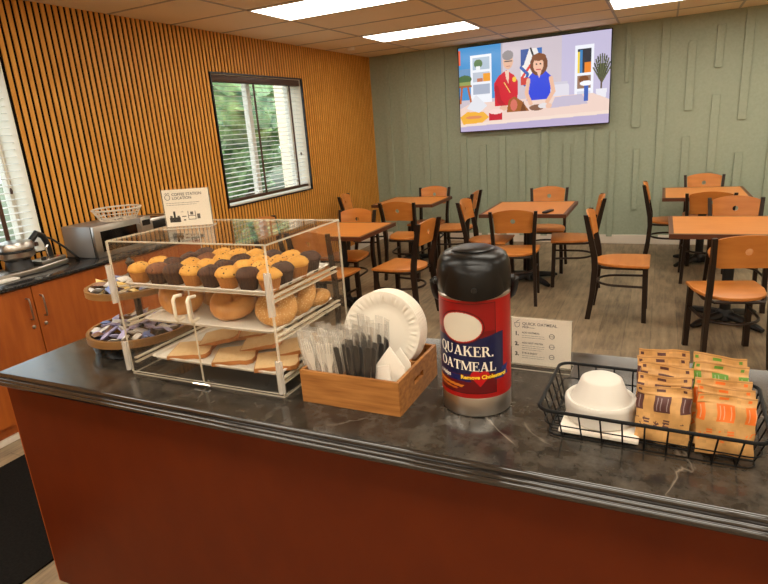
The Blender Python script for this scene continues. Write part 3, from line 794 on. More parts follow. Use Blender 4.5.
MB().lathe([(0, .04), (.012, .04), (.012, .30), (.016, .31), (0, .33)], 16).build('pole', M_iron, ts)
def pillow(w, h, t, n=6, crimp=.12):
    def fn(u_, v_):
        x, y = (u_ - .5) * w, (v_ - .5) * h
        e = max(0, 1 - (2 * abs(u_ - .5)) ** 4) * max(0, 1 - (2 * abs(v_ - .5) / (1 - crimp)) ** 4) if abs(v_ - .5) * 2 < 1 - crimp else 0
        return x, y, t * e + .0004
    m = MB(); m.grid(fn, n, n); m.grid(lambda a, b: (fn(a, b)[0], fn(a, b)[1], -fn(a, b)[2]), n, n)
    return m
PK = {'lilac': (176, 164, 204), 'white': (224, 216, 208), 'blue': (96, 116, 176), 'brown': (120, 74, 44), 'yellow': (226, 184, 90)}
pkm = {}
for nm, c in PK.items(): pkm[nm] = noise_mat(nm + ' packet paper', c, tuple(int(v * .75 + 50) for v in c), nscale=60, rough=.5, lo=.45, hi=.55)
proto = {}
def sweet(col, lab, group, loc, rot):
    if col not in proto:
        o = pillow(.044, .032, .006).build('sweetener_packet', pkm[col]); tag(o, cat='packet'); proto[col] = o
    else: o = proto[col].copy(); C.objects.link(o)
    tag(o, lab, 'packet', group, loc=loc, rot=rot)
for tier, (R_, z_, n_, cols) in {'lower': (.165, .968, 70, ('lilac', 'lilac', 'lilac', 'white', 'white', 'blue', 'brown')), 'upper': (.145, 1.131, 34, ('white', 'white', 'yellow', 'blue', 'brown'))}.items():
    for k in range(n_):
        a = k * 2.399963; q = R_ * math.sqrt((k + .5) / n_); col = rnd.choice(cols)
        hump = .022 * (1 - (q / R_) ** 2)
        if q < .03: q += .03
        sweet(col, f'{col} sweetener packet heaped in the {tier} tier of the round stand', f'{col} packets in the {tier} tier',
              (-1.712 + q * math.cos(a), 1.42 + q * math.sin(a), z_ + (.0 if tier == 'lower' else .0) + hump + .008 * (k % 3)), (rnd.uniform(-35, 35), rnd.uniform(-35, 35), rnd.uniform(0, 360)))

# ------------------------------------------------------------------ pastry case
CX0, CX1, CY0, CY1, CZ = -1.512, -.918, 1.185, 1.575, 1.350
pc = thing('pastry_case', 'clear acrylic three-shelf pastry display case on the stone counter', 'display case', (CX0, CY0, ZT))
W_, D_, H_ = CX1 - CX0, CY1 - CY0, CZ - ZT; th = .005
AM = [M_acr, M_acredge]
MB().panel(0, W_, 0, D_, 0, th).build('base_panel', AM, pc, angle=0)
MB().panel(0, W_, .0, D_, H_ - th, H_).build('top_panel', AM, pc, angle=0)
for x in (0, W_ - th): MB().panel(x, x + th, .001, D_, th, H_ - th).build('side_panel', AM, pc, angle=0)
MB().panel(th, W_ - th, D_ - th, D_, th, H_ - th).build('back_panel', AM, pc, angle=0)
gap = .303
MB().panel(.002, W_ - .002, -.006, -.001, .301, H_ - .001).build('front_panel', AM, pc, angle=0)
for k, (a, b) in enumerate(((.004, gap - .001), (gap + .001, W_ - .004))):
    d = MB().panel(a, b, -.006, -.001, .012, .300).build('door', AM, pc, angle=0)
    hx = gap - .030 if k == 0 else gap + .024
    MB().tube([(hx, -.006, .285), (hx, -.030, .288), (hx, -.038, .278), (hx, -.038, .225), (hx, -.030, .215), (hx, -.006, .218)], .0052, 10).build('handle', M_cream, d)
    ex = .0 if k == 0 else W_
    for z0, z1 in ((.02, .115), (.245, .365)):
        h_ = MB().box(ex - .012, ex + .012, -.012, -.006, z0, z1, bev=.002)
        h_.tube([(ex, -.013, z0), (ex, -.013, z1)], .008, 10)
        h_.build('hinge', clear_mat('hinge acrylic', (.95, .93, .9), .1, .5, .05, milk=.3, milkcol=(250, 246, 238)), d)
MB().tube([(gap - .03, -.013, .006), (gap - .026, -.018, .011), (gap + .026, -.018, .011), (gap + .03, -.013, .006)], .004, 8).build('catch', M_chrome, pc)
shelf = (.052, .178, .291)
for z in shelf:
    for x in (th, W_ - th - .012):
        m = MB()
        for dz in (0, .014): m.box(x, x + .012, .01, D_ - .03, z - .012 + dz - .004, z - .012 + dz)
        m.build('shelf_rail', AM[1], pc, angle=0)
tl = ('top', 'middle', 'bottom')
for z, nm in zip(shelf[::-1], tl):
    m = MB(); x0, x1, y0, y1 = .024 - .005, W_ - .024 + .005, .012, D_ - .045
    if nm != 'top': x0 += .055
    def rr(x0, x1, y0, y1, r_=.02, n=6):
        o = []
        for cx, cy, a in ((x1 - r_, y1 - r_, 0), (x0 + r_, y1 - r_, 90), (x0 + r_, y0 + r_, 180), (x1 - r_, y0 + r_, 270)):
            for k in range(n + 1):
                q = math.radians(a + 90 * k / n); o.append((cx + r_ * math.cos(q), cy + r_ * math.sin(q)))
        return o
    loops = [(0, 0), (.003, 0), (.008, 0), (-.0, .009), (-.006, .009), (-.006, .006), (.006, -.003)]
    seq = [(.010, .002), (.004, .003), (-.000, .010), (-.006, .010), (-.007, .0085), (-.002, .0075), (.002, -.001), (.012, -.002)]
    vs = []; fs = []; nn = 28
    for ins, dz in seq: vs += [(x, y, dz) for x, y in rr(x0 + .007 + ins, x1 - .007 - ins, y0 + .007 + ins, y1 - .007 - ins)]
    for j in range(len(seq) - 1):
        for k in range(nn): fs.append((j * nn + k, j * nn + (k + 1) % nn, (j + 1) * nn + (k + 1) % nn, (j + 1) * nn + k))
    fs += [tuple(range(nn)), tuple(range((len(seq) - 1) * nn + nn - 1, (len(seq) - 1) * nn - 1, -1))]
    o = MB().add(vs, fs).build('serving_tray', M_tray)
    tag(o, f'white serving tray on the {nm} shelf of the pastry case', 'tray', 'serving trays in the pastry case', loc=(CX0, CY0, ZT + z + .0045))
ZS = [ZT + z + .0070 for z in shelf]

# muffins
def make_muffin(cake, cup, nm):
    t = thing('muffin', '', 'muffin', (0, 0, 0), 0)
    n = 48
    def fn(u_, v_):
        a = 2 * PI * u_; rr_ = (.0225 + .0092 * v_) * (1 + .035 * math.cos(a * 24)); return rr_ * math.cos(a), rr_ * math.sin(a),   .038 * v_
    m = MB().grid(fn, 96, 3, wrapu=True); m.add([(.0225 * math.cos(2 * PI * k / 24), .0225 * math.sin(2 * PI * k / 24), .0005) for k in range(24)], [tuple(range(24))])
    m.build('paper_case', cup, t, angle=60)
    q = random.Random(nm)
    ph = [q.uniform(0, 6) for _ in range(4)]
    def top(u_, v_):
        a = 2 * PI * u_; b = v_ * PI / 2
        R_ = .0358 * math.cos(b) ** .75 if v_ > 0.12 else .0315 + .0043 * (v_ / .12)
        w = 1 + .05 * math.sin(3 * a + ph[0]) + .03 * math.sin(5 * a + ph[1] + 4 * v_)
        z = .036 + .028 * math.sin(b) * (1 + .06 * math.sin(2 * a + ph[2]))
        return R_ * w * math.cos(a), R_ * w * math.sin(a), z
    MB().grid(top, 30, 10, wrapu=True).build('muffin_top', cake, t, angle=80)
    return t
mk = {'golden': make_muffin(M_goldcake, M_goldcup, 1), 'dark chocolate': make_muffin(M_chococake, M_chococup, 2), 'milk chocolate': make_muffin(M_milkcake, M_chococup, 3)}
G, D, K = 'golden', 'dark chocolate', 'milk chocolate'
rows = [[G, K, D, G, D, G, D, G], [G, D, G, G, D, G, G, D], [None, D, K, G, D, G, G, G], [None, D, G, G, G, D, G, D]]
ordn = ('first', 'second', 'third', 'fourth', 'fifth', 'sixth', 'seventh', 'eighth')
rown = ('front row', 'second row', 'third row', 'back row')
used = set()
for j, row in enumerate(rows):
    for i, kd in enumerate(row):
        if not kd: continue
        loc = (-1.450 + i * .0695 + rnd.uniform(-.003, .003), 1.238 + j * .0715 + rnd.uniform(-.003, .003), ZS[2]); rot = (0, 0, rnd.uniform(0, 360))
        lab = f'{kd} muffin, {ordn[i]} from the left in the {rown[j]} of the top shelf'
        if kd not in used:
            used.add(kd); o = mk[kd]; o['label'] = lab; o.location = loc; o.rotation_euler[2] = math.radians(rot[2]); o['group'] = 'muffins on the top shelf'
        else: dup(mk[kd], lab, 'muffins on the top shelf', loc, rot)

# bagels
def bagel(R_, r_, m, seed, nm, lab, loc, rot):
    q = random.Random(seed); p = [q.uniform(0, 6) for _ in range(4)]
    def fn(u_, v_):
        a, b = 2 * PI * u_, 2 * PI * v_
        rr_ = r_ * (1 + .05 * math.sin(2 * a + p[0]) + .03 * math.sin(3 * a + p[1] + b))
        x = R_ + rr_ * math.cos(b)
        return x * math.cos(a) * (1 + .03 * math.sin(p[2])), x * math.sin(a), rr_ * .86 * math.sin(b) + .003 * math.sin(2 * a + p[3])
    mm = MB().grid(fn, 44, 20, wrapu=True)
    return tag(mm.build(nm, m, angle=80), lab, 'bagel', 'bagels on the middle shelf', loc=loc, rot=rot)
zb = ZS[1]
bagel(.040, .033, M_bagel, 1, 'bagel', 'glossy plain bagel standing up at the left end of the middle shelf, front one', (-1.375, 1.315, zb + .053), (50, 0, 40))
bagel(.040, .033, M_bagel, 2, 'bagel', 'glossy plain bagel leaning behind the leftmost bagel on the middle shelf', (-1.315, 1.420, zb + .055), (52, 0, 30))
bagel(.037, .031, M_bagel, 3, 'bagel', 'plain bagel tilted in the centre of the middle shelf, its hole to the front', (-1.155, 1.300, zb + .046), (32, 0, 30))
bagel(.034, .027, M_bagel, 4, 'bagel', 'plain bagel lying behind the centre bagel, right of it', (-1.085, 1.405, zb + .027), (4, 3, 0))
bagel(.034, .026, M_seedbagel, 8, 'bagel', 'seeded bagel at the back of the middle shelf, behind the left pair', (-1.215, 1.435, zb + .026), (0, 4, 0))
bagel(.035, .030, M_seedbagel, 5, 'bagel', 'seeded bagel at the front right of the middle shelf', (-.985, 1.285, zb + .047), (36, 0, 24))
bagel(.035, .029, M_seedbagel, 6, 'bagel', 'seeded bagel standing second from the right on the middle shelf', (-.985, 1.390, zb + .049), (44, 0, 14))
bagel(.030, .024, M_seedbagel, 7, 'bagel', 'smallest seeded bagel at the back right corner of the middle shelf', (-.975, 1.470, zb + .024), (0, 0, 0))

# bread slices
def slice_(lab, loc, rot):
    out = [(-.048, -.045), (.048, -.045), (.05, -.02), (.05, .02), (.056, .036), (.05, .05), (.03, .056), (0, .053), (-.03, .056), (-.05, .05), (-.056, .036), (-.05, .02), (-.05, -.02)]
    out = [(x * 1.28, y * 1.28) for x, y in out]
    t = thing('bread_slice', lab, 'bread slice', loc, 0, 'bread slices on the bottom shelf'); t.rotation_euler = [math.radians(a) for a in rot]
    ins = [(x * .965, y * .965) for x, y in out]
    MB().prism(ins, .0, .0135).build('crumb', M_bread, t, angle=0)
    n = len(out); vs = [(x, y, z) for z in (0.0006, .013) for x, y in out] + [(x, y, z) for z in (0.0006, .013) for x, y in ins]
    fs = []
    for i in range(n):
        j = (i + 1) % n
        fs += [(i, j, n + j, n + i), (n + i, n + j, 3 * n + j, 3 * n + i), (2 * n + i, 2 * n + j, j, i)]
    MB().add(vs, fs).build('crust', M_crust, t, angle=0)
z0 = ZS[0]
for lab, x, y, dz, rot in (
    ('bread slice at the left end of the front row on the bottom shelf', -1.335, 1.275, 0, (0, 0, -64)),
    ('bread slice leaning at left behind the front row on the bottom shelf', -1.30, 1.375, .012, (9, 0, -60)),
    ('bread slice in the middle of the front row on the bottom shelf', -1.16, 1.275, 0, (0, 0, -60)),
    ('bread slice behind the middle of the front row on the bottom shelf', -1.13, 1.375, .010, (8, 0, -62)),
    ('bread slice at the right end of the front row on the bottom shelf', -1.005, 1.275, 0, (0, 0, -58)),
    ('bread slice at the back right corner of the bottom shelf', -.995, 1.375, .010, (8, 0, -60)),
    ('bread slice at the back of the bottom shelf, left of centre', -1.225, 1.455, .010, (6, 0, -66))):
    slice_(lab, (x, y, z0 + dz + .0005), rot)

# ------------------------------------------------------------------ acrylic signs
def sign(name, lab, w, h, loc, rz, tilt, items):
    t = thing(name, lab, 'sign', loc, rz)
    Mt = RX(-tilt)
    MB().panel(-w / 2, w / 2, -.0035, -.0015, .001, h, Mt).build('front_sheet', AM, t, angle=0)
    MB().panel(-w / 2, w / 2, .0015, .0035, .001, h, Mt).build('back_sheet', AM, t, angle=0)
    MB().panel(-w / 2, w / 2, -.035, .035, 0, .003).build('foot_plate', AM, t, angle=0)
    c = MB().box(-w / 2 + .003, w / 2 - .003, -.0008, .0008, .004, h - .002, Mt).build('card', M_paper, t, angle=0)
    ink = MB(); dark = MB()
    for it in items:
        k = it[0]; tgt = dark if it[-1] == 'd' else ink
        if k == 't':
            vs, fs = text_geo(it[1], it[4] * 1.0, it[5] if len(it) > 6 else 0)
            tgt.add([(it[2] + x - w / 2, -.0012, it[3] + y) for x, y, z in vs], fs, Mt)
        elif k == 'r': tgt.box(it[1] - w / 2, it[3] - w / 2, -.0013, -.0009, it[2], it[4], Mt)
        elif k == 'c':
            tgt.tube([(it[1] - w / 2 + it[3] * math.cos(a), -.0012, it[2] + it[3] * math.sin(a)) for a in [2 * PI * q / 24 for q in range(24)]], it[4], 5, True, Mt)
        elif k == 'p': tgt.tube([(x - w / 2, -.0012, z) for x, z in it[1]], it[2], 5, M=Mt)
    if ink.f: ink.build('lettering', M_text, c, angle=0, flip=False)
    if dark.f: dark.build('lettering', M_black_ink, c, angle=0, flip=False)
def lines(x0, x1, zs, n, sh=.0012, seed=0):
    q = random.Random(seed); o = []
    for k in range(n):
        x = x0
        e = x1 - q.uniform(0, .25) * (x1 - x0)
        while x < e:
            L = q.uniform(.004, .011); o.append(('r', x, zs - k * .0062, min(x + L, e), zs - k * .0062 + sh, 'g')); x += L + .0018
    return o
it = [('t', 'COFFEE STATION', .036, .103, .0135, .0001, 'g'), ('t', 'LOCATION', .036, .091, .0135, .0001, 'g')]
it = [('t', 'COFFEE STATION', .034, .104, .0125, .0002, 'g'), ('t', 'LOCATION', .034, .092, .0125, .0002, 'g'), ('c', .019, .1, .0085, .0009, 'g'), ('p', [(.012, .11), (.015, .114), (.019, .111), (.024, .115), (.027, .11)], .0008, 'g')]
it += lines(.012, .13, .080, 2, .0012, 3)
it += [('r', .016, .018, .052, .034, 'd'), ('r', .030, .034, .037, .054, 'd'), ('r', .018, .034, .026, .040, 'g'), ('r', .042, .034, .050, .039, 'g'), ('r', .062, .022, .069, .026, 'd'), ('r', .056, .050, .064, .0515, 'g'),
       ('r', .078, .024, .104, .026, 'g'), ('r', .078, .036, .104, .038, 'g'), ('r', .078, .024, .080, .052, 'g'), ('r', .102, .024, .104, .052, 'g'), ('r', .086, .040, .096, .050, 'g'), ('r', .108, .026, .118, .042, 'g'), ('r', .058, .034, .072, .037, 'g')]
sign('acrylic_sign', 'clear standing sign with a coffee station notice on top of the pastry case', .158, .126, (-1.395, 1.42, CZ), 24, 0, it)
it = [('t', 'QUICK OATMEAL', .034, .127, .0125, .0001, 'g'), ('t', 'PREP', .034, .1175, .0085, .0001, 'g'), ('p', [(.012, .133), (.013, .122), (.018, .1185), (.025, .122), (.027, .133), (.012, .133)], .0008, 'g'), ('p', [(.017, .135), (.021, .139), (.026, .142)], .0008, 'g'), ('r', .05, .119, .07, .1202, 'g')]
for k, (zt, hd) in enumerate(((.098, 'ADD OATMEAL'), (.066, 'ADD HOT WATER'), (.034, 'STIR & ENJOY'))):
    it += [('t', f'{k + 1}.', .012, zt - .004, .0165, .0007, 'd'), ('t', hd, .033, zt + .003, .0074, .0001, 'd')] + lines(.033, .108, zt - .004, 2 if k != 1 else 3, .0009, 10 + k)
    it += [('c', .119, zt + .0, .007, .0008, 'g'), ('p', [(.112, zt), (.126, zt)], .0007, 'g')]
sign('acrylic_sign', 'clear standing sign with three oatmeal steps between the airpot and the wire basket', .176, .150, (-.287, 1.588, ZT), -1, 0, it)

# ------------------------------------------------------------------ wooden cutlery box
bx = thing('cutlery_box', 'bamboo compartment box holding wrapped cutlery, napkins and plates', 'box', (-.857, 1.183, ZT), -.3)
BW, BD, BH, bt = .295, .272, .095, .009
MB().box(0, BW, 0, bt, 0, BH, bev=.0015).build('front_board', M_bamboo, bx, angle=0)
MB().box(0, BW, BD - bt, BD, 0, BH, bev=.0015).build('back_board', M_bamboo, bx, angle=0)
MB().box(0, bt, bt, BD - bt, 0, BH).build('side_board', M_bamboo, bx, angle=0)
sb = MB()
for q in ((bt, BD - bt, 0, .045), (bt, BD - bt, .062, BH), (bt, .10, .045, .062), (.165, BD - bt, .045, .062)): sb.box(BW - bt, BW, q[0], q[1], q[2], q[3])
sb.build('side_board', M_bamboo, bx, angle=0)
MB().box(bt, BW - bt, bt, BD - bt, .0, .006).build('bottom_board', M_bamboo, bx, angle=0)
MB().box(bt, BW - bt, .150, .157, .006, BH - .008).build('divider', M_bamboo, bx, angle=0)
for x in (.118, .205): MB().box(x, x + .007, bt, .150, .006, BH - .008).build('divider', M_bamboo, bx, angle=0)
MB().box(.255, .262, .157, BD - bt, .006, BH - .008).build('divider', M_bamboo, bx, angle=0)

def film_sleeve(w, h, t, z0):
    def fn(sg):
        def g(a, b):
            e = math.sin(PI * a) * (1 - (2 * b - 1) ** 6)
            return ((a - .5) * w, sg * (t * e + .0004) + .0012 * math.sin(9 * a + 14 * b) * e, z0 + b * h)
        return g
    return MB().grid(fn(1), 8, 14).grid(fn(-1), 8, 14)
def make_fork():
    t = thing('plastic_fork', '', 'fork')
    pts = [(-.004, 0), (.004, 0), (.0045, .06), (.006, .10), (.0115, .118), (.0125, .135), (.0125, .165), (.0095, .168), (.0090, .138), (.0055, .136), (.005, .169), (.0018, .169), (.0015, .136),
           (-.0015, .136), (-.0018, .169), (-.005, .169), (-.0055, .136), (-.0090, .138), (-.0095, .168), (-.0125, .165), (-.0125, .135), (-.0115, .118), (-.006, .10), (-.0045, .06)]
    MB().prism(pts, -.0011, .0011, Matrix(((1, 0, 0, 0), (0, 0, -1, 0), (0, 1, 0, 0), (0, 0, 0, 1)))).build('fork_body', M_fork, t, angle=0)
    film_sleeve(.040, .19, .0055, -.002).build('wrapper', M_film, t, angle=80)
    return t
fk = make_fork(); first = True
fl = [(i, j) for j in range(3) for i in range(6)]
for n_, (i, j) in enumerate(fl):
    loc = (-.838 + i * .0165 + rnd.uniform(-.003, .003) , 1.205 + j * .042 + rnd.uniform(-.006, .006), ZT + .007); rot = (rnd.uniform(-7, 7), -13 + i * 3.4 + rnd.uniform(-3, 3), rnd.uniform(-25, 25))
    lab = f"white plastic fork in clear film, {('front', 'middle', 'back')[j]} rank of the box, {ordn[i]} from the left"
    if first: fk['label'] = lab; fk['group'] = 'wrapped forks in the bamboo box'; fk.location = loc; fk.rotation_euler = [math.radians(a) for a in rot]; first = False
    else: dup(fk, lab, 'wrapped forks in the bamboo box', loc, rot)
def make_knife():
    t = thing('plastic_knife', '', 'knife')
    MB().prism([(-.0052, 0), (.0052, 0), (.0056, .09), (.0072, .10), (.0072, .160), (.002, .165), (-.0062, .165), (-.0062, .1)], -.0013, .0013, Matrix(((1, 0, 0, 0), (0, 0, -1, 0), (0, 1, 0, 0), (0, 0, 0, 1)))).build('knife_body', M_dark, t, angle=0)
    film_sleeve(.024, .222, .0035, -.002).build('wrapper', M_film2, t, angle=80)
    return t
kn = make_knife(); first = True
for n_ in range(21):
    i, j = n_ % 7, n_ // 7
    loc = (-.726 + i * .0122 + rnd.uniform(-.002, .002), 1.205 + j * .045 + rnd.uniform(-.005, .005), ZT + .007); rot = (rnd.uniform(-4, 3), -4 + i * 1.9 + rnd.uniform(-2.5, 2.5), rnd.uniform(-40, 40))
    lab = f"black plastic knife in clear film, {('front', 'middle', 'back')[j]} rank of the box, {ordn[i]} from the left"
    if first: kn['label'] = lab; kn['group'] = 'wrapped knives in the bamboo box'; kn.location = loc; kn.rotation_euler = [math.radians(a) for a in rot]; first = False
    else: dup(kn, lab, 'wrapped knives in the bamboo box', loc, rot)
# napkins folded to triangles
def napkin(poly, lab, loc, rot, n=6):
    m = MB(); Mx_ = Matrix(((1, 0, 0, 0), (0, 0, -1, 0), (0, 1, 0, 0), (0, 0, 0, 1)))
    m.prism(poly, -.003, .003, Mx_, bev=.001)
    return tag(m.build('paper_napkin', M_paper, angle=0), lab, 'napkin', loc=loc, rot=rot)
napkin([(-.034, 0), (.040, 0), (.042, .098), (.008, .158), (-.040, .102)], 'large white paper napkin folded to a point at the front right of the bamboo box', (-.604, 1.232, ZT + .008), (-4, -4, 10))
napkin([(-.03, 0), (.030, .0), (.032, .112), (-.032, .105)], 'small square folded napkin left of the pointed napkin in the box', (-.622, 1.212, ZT + .008), (-6, -7, 4))
napkin([(-.034, 0), (.036, 0), (.03, .10), (.0, .140), (-.036, .09)], 'white napkin standing behind the pointed napkin in the box', (-.604, 1.272, ZT + .008), (-4, 3, 6))
# paper plates
def make_plate():
    n = 96
    def rad(r_, z_, fl): return r_, z_, fl
    prof = [(0, 0, 0), (.03, 0, 0), (.06, 0, 0), (.078, .0005, 0), (.081, .003, .4), (.098, .0105, 1), (.110, .0135, .8), (.115, .0135, .1), (.116, .011, 0)]
    vs = []; fs = []
    for s_, off in ((0, 0), (1, -.0012)):
        for r_, z_, fl in prof:
            for k in range(n):
                a = 2 * PI * k / n; vs.append((r_ * math.cos(a), r_ * math.sin(a), z_ + off + fl * .0034 * math.cos(a * 40)))
    m_ = len(prof) * n
    for s_ in (0, 1):
        for j in range(len(prof) - 1):
            for k in range(n):
                k2 = (k + 1) % n; b0 = s_ * m_ + j * n; fs.append((b0 + k, b0 + k2, b0 + n + k2, b0 + n + k))
    e = (len(prof) - 1) * n
    for k in range(n): fs.append((e + k, e + (k + 1) % n, m_ + e + (k + 1) % n, m_ + e + k))
    return MB().add(vs, fs).build('paper_plate', M_plate, angle=60)
pl = make_plate()
for k in range(7):
    o = pl if k == 0 else pl.copy()
    if k: C.objects.link(o)
    nm = 'front' if k == 0 else ('rearmost' if k == 6 else ordn[k])
    tag(o, f'fluted white paper plate standing in the bamboo box, {nm} of the leaning stack', 'plate', 'paper plates in the bamboo box', loc=(-.690 + .0020 * k, 1.372 + .0036 * k, ZT + .152 + .0006 * k), rot=(76, 0, 4))

# ------------------------------------------------------------------ airpot
ap = thing('airpot', 'red oatmeal airpot dispenser with black pump lid on the stone counter', 'airpot', (-.403, 1.322, ZT))
AR = .0885
MB().lathe([(0, 0), (.084, 0), (.088, .004), (.088, .050), (.0865, .053), (0, .053)], 64).build('base_ring', M_steel, ap)
LH0, LH1 = .053, .305
# printed sleeve: front faces the camera
fa = math.atan2(-1.322, .403)
c = Canvas(420, 190, (176, 24, 20)); arcw = 2 * math.radians(105) * AR; lh = LH1 - LH0
def su(deg): return (deg + 105) / 210          # degrees right of the camera direction
def sv(z): return 1 - z / lh
def arcu(m): return m / arcw
c.rect(su(-105), sv(.245), su(33.5), sv(.012), (26, 12, 14)); c.rect(su(-104), sv(.2435), su(32.6), sv(.0135), (118, 16, 18))
c.rect(su(-104), sv(.2435), su(32.6), sv(.175), (150, 20, 20)); c.rect(su(-104), sv(.08), su(32.6), sv(.0135), (108, 14, 18))
c.poly([(su(-105), sv(.158)), (su(10), sv(.158)), (su(38), sv(.168)), (su(48), sv(.168)), (su(48), sv(.066)), (su(-105), sv(.060))], (24, 28, 72))
oc = su(-24)
c.ell(oc, sv(.185), arcu(.0600), .0425 / lh, (92, 14, 18)); c.ell(oc, sv(.185), arcu(.0565), .0390 / lh, (196, 40, 30)); c.ell(oc, sv(.185), arcu(.0535), .0365 / lh, (238, 228, 208))
hu, hv = su(6), .053
c.ell(hu - arcu(.0105), sv(hv + .008), arcu(.0125), .0125 / lh, (206, 22, 28)); c.ell(hu + arcu(.0105), sv(hv + .008), arcu(.0125), .0125 / lh, (206, 22, 28))
c.poly([(hu - arcu(.0222), sv(hv + .003)), (hu + arcu(.0222), sv(hv + .003)), (hu, sv(hv - .022))], (206, 22, 28))
c.poly([(su(-105), sv(.046)), (su(-20), sv(.034)), (su(-24), sv(.028)), (su(-105), sv(.038))], (224, 132, 40)); c.poly([(su(-105), sv(.034)), (su(-30), sv(.0255)), (su(-33), sv(.021)), (su(-105), sv(.028))], (206, 104, 34))
c.poly([(su(45), sv(.075)), (su(60), sv(.080)), (su(56), sv(.066)), (su(60), sv(.052)), (su(42), sv(.050))], (32, 52, 128))
c.poly([(su(-105), sv(.062)), (su(-12), sv(.061)), (su(-8), sv(.044)), (su(-105), sv(.048))], (28, 34, 96)); c.poly([(su(30), sv(.064)), (su(50), sv(.068)), (su(50), sv(.047)), (su(30), sv(.046))], (28, 40, 108))
def cyl(s, z, r_=AR, dr=0.0):   # arc length s (m, right of camera direction) and height z on the sleeve
    a = fa + s / AR
    return ((r_ + dr) * math.cos(a), (r_ + dr) * math.sin(a), LH0 + z)
m = MB().grid(lambda a, b: cyl((a - .5) * arcw, b * lh), 420, 190)
k0 = len(m.f)
rest = 2 * PI * AR - arcw
m.grid(lambda a, b: cyl(arcw / 2 + a * rest, b * lh), 24, 1)
c.a *= .76
so = m.build('printed_sleeve', M_print, ap, angle=80, flip=False); c.apply(so)

# serif capitals as polygons on a unit-height grid
def ring_poly(cx, cy, ro, so_, ri, si, n=28):
    return [([(cx + ro * math.cos(2 * PI * k / n), cy + so_ * math.sin(2 * PI * k / n)), (cx + ro * math.cos(2 * PI * (k + 1) / n), cy + so_ * math.sin(2 * PI * (k + 1) / n)),
              (cx + ri * math.cos(2 * PI * (k + 1) / n), cy + si * math.sin(2 * PI * (k + 1) / n)), (cx + ri * math.cos(2 * PI * k / n), cy + si * math.sin(2 * PI * k / n))]) for k in range(n)]
def bar(x0, y0, x1, y1, w): # slanted bar with horizontal ends
    return [(x0 - w / 2, y0), (x0 + w / 2, y0), (x1 + w / 2, y1), (x1 - w / 2, y1)]
def rc_(x0, y0, x1, y1): return [(x0, y0), (x1, y0), (x1, y1), (x0, y1)]
tk, tn, sf = .19, .085, .07
def stem(x, w=tk, y0=0, y1=1, s0=True, s1=True):
    o = [rc_(x, y0, x + w, y1)]
    if s0: o.append(rc_(x - sf, 0, x + w + sf, .06))
    if s1: o.append(rc_(x - sf, .94, x + w + sf, 1))
    return o
def arcband(cx, cy, ro, so_, ri, si, a0, a1, n=14):
    o = []
    for k in range(n):
        p, q = math.radians(a0 + (a1 - a0) * k / n), math.radians(a0 + (a1 - a0) * (k + 1) / n)
        o.append([(cx + ro * math.cos(p), cy + so_ * math.sin(p)), (cx + ro * math.cos(q), cy + so_ * math.sin(q)), (cx + ri * math.cos(q), cy + si * math.sin(q)), (cx + ri * math.cos(p), cy + si * math.sin(p))])
    return o
GL = {
 'O': (.92, ring_poly(.46, .5, .44, .52, .245, .45)),
 'Q': (.92, ring_poly(.46, .5, .44, .52, .245, .45) + [[(.42, .10), (.56, .10), (.98, -.22), (.74, -.22)]]),
 'U': (.95, stem(.10, y0=.3, s0=False) + stem(.70, .09, .3, 1, False) + arcband(.445, .3, .345, .32, .18, .25, 180, 360)),
 'A': (.98, [bar(.14, 0, .47, 1, .10), bar(.76, 0, .47, 1, .22), rc_(.24, .3, .66, .37), rc_(.02, 0, .28, .06), rc_(.60, 0, .96, .06)]),
 'K': (.98, stem(.10) + [bar(.32, .42, .74, 1, .10), bar(.78, 0, .46, .62, .22), rc_(.60, .94, .90, 1), rc_(.62, 0, .98, .06)]),
 'E': (.80, stem(.10) + [rc_(.2, .93, .70, 1), rc_(.2, 0, .74, .07), rc_(.2, .48, .54, .55), rc_(.64, .74, .70, 1), rc_(.68, 0, .74, .28), rc_(.48, .38, .54, .65)]),
 'R': (.98, stem(.10) + arcband(.42, .74, .32, .26, .13, .19, -90, 90) + [rc_(.2, .93, .43, 1), rc_(.2, .48, .43, .55), bar(.80, 0, .48, .5, .22), rc_(.68, 0, .98, .06)]),
 'T': (.84, stem(.33, s1=False) + [rc_(.04, .92, .80, 1), rc_(.04, .70, .10, 1), rc_(.74, .70, .80, 1)]),
 'M': (1.18, stem(.10, .09) + stem(.92, .18) + [bar(.58, .05, .20, 1, .2), bar(.56, .05, .96, 1, .09)]),
 'L': (.80, stem(.10) + [rc_(.2, 0, .74, .07), rc_(.68, 0, .74, .32)]),
 '.': (.28, [rc_(.05, 0, .22, .17)]),
}
def sleeve_word(word, hgt, s0, s1, z, slope=0):
    tot = sum(GL[ch][0] for ch in word); k = (s1 - s0) / tot; m_ = MB(); x = s0
    for ch in word:
        for poly in GL[ch][1]:
            m_.add([cyl(x + px * k, z + py * hgt + slope * (x + px * k - s0), dr=.0011) for px, py in poly], [tuple(range(len(poly)))])
        x += GL[ch][0] * k
    return m_
dg_ = math.radians
w1 = sleeve_word('QUAKER.', .0255, dg_(-66) * AR, dg_(29) * AR, .1175, -.06)
w2 = sleeve_word('OATMEAL', .0240, dg_(-66) * AR, dg_(33) * AR, .0795, -.06)
w1.v += []
o_ = len(w1.v); w1.add(w2.v, w2.f)
w1.build('lettering', M_lettw, so, angle=0, flip=False)
def sleeve_text(body, size, s0, z, slope, bold, m_, name):
    vs, fs = text_geo(body, size, bold)
    mm = MB().add([cyl(s0 + x, z + y + slope * x, dr=.0013) for x, y, q in vs], fs)
    mm.build(name, m_, so, angle=0, flip=False)
sleeve_text('a Helps', .0142, dg_(-72) * AR, .0545, -.035, .0004, M_lettw, 'lettering')
sleeve_text('Remove Cholesterol', .0142, dg_(-25) * AR, .0515, .02, .0005, M_letty, 'lettering')
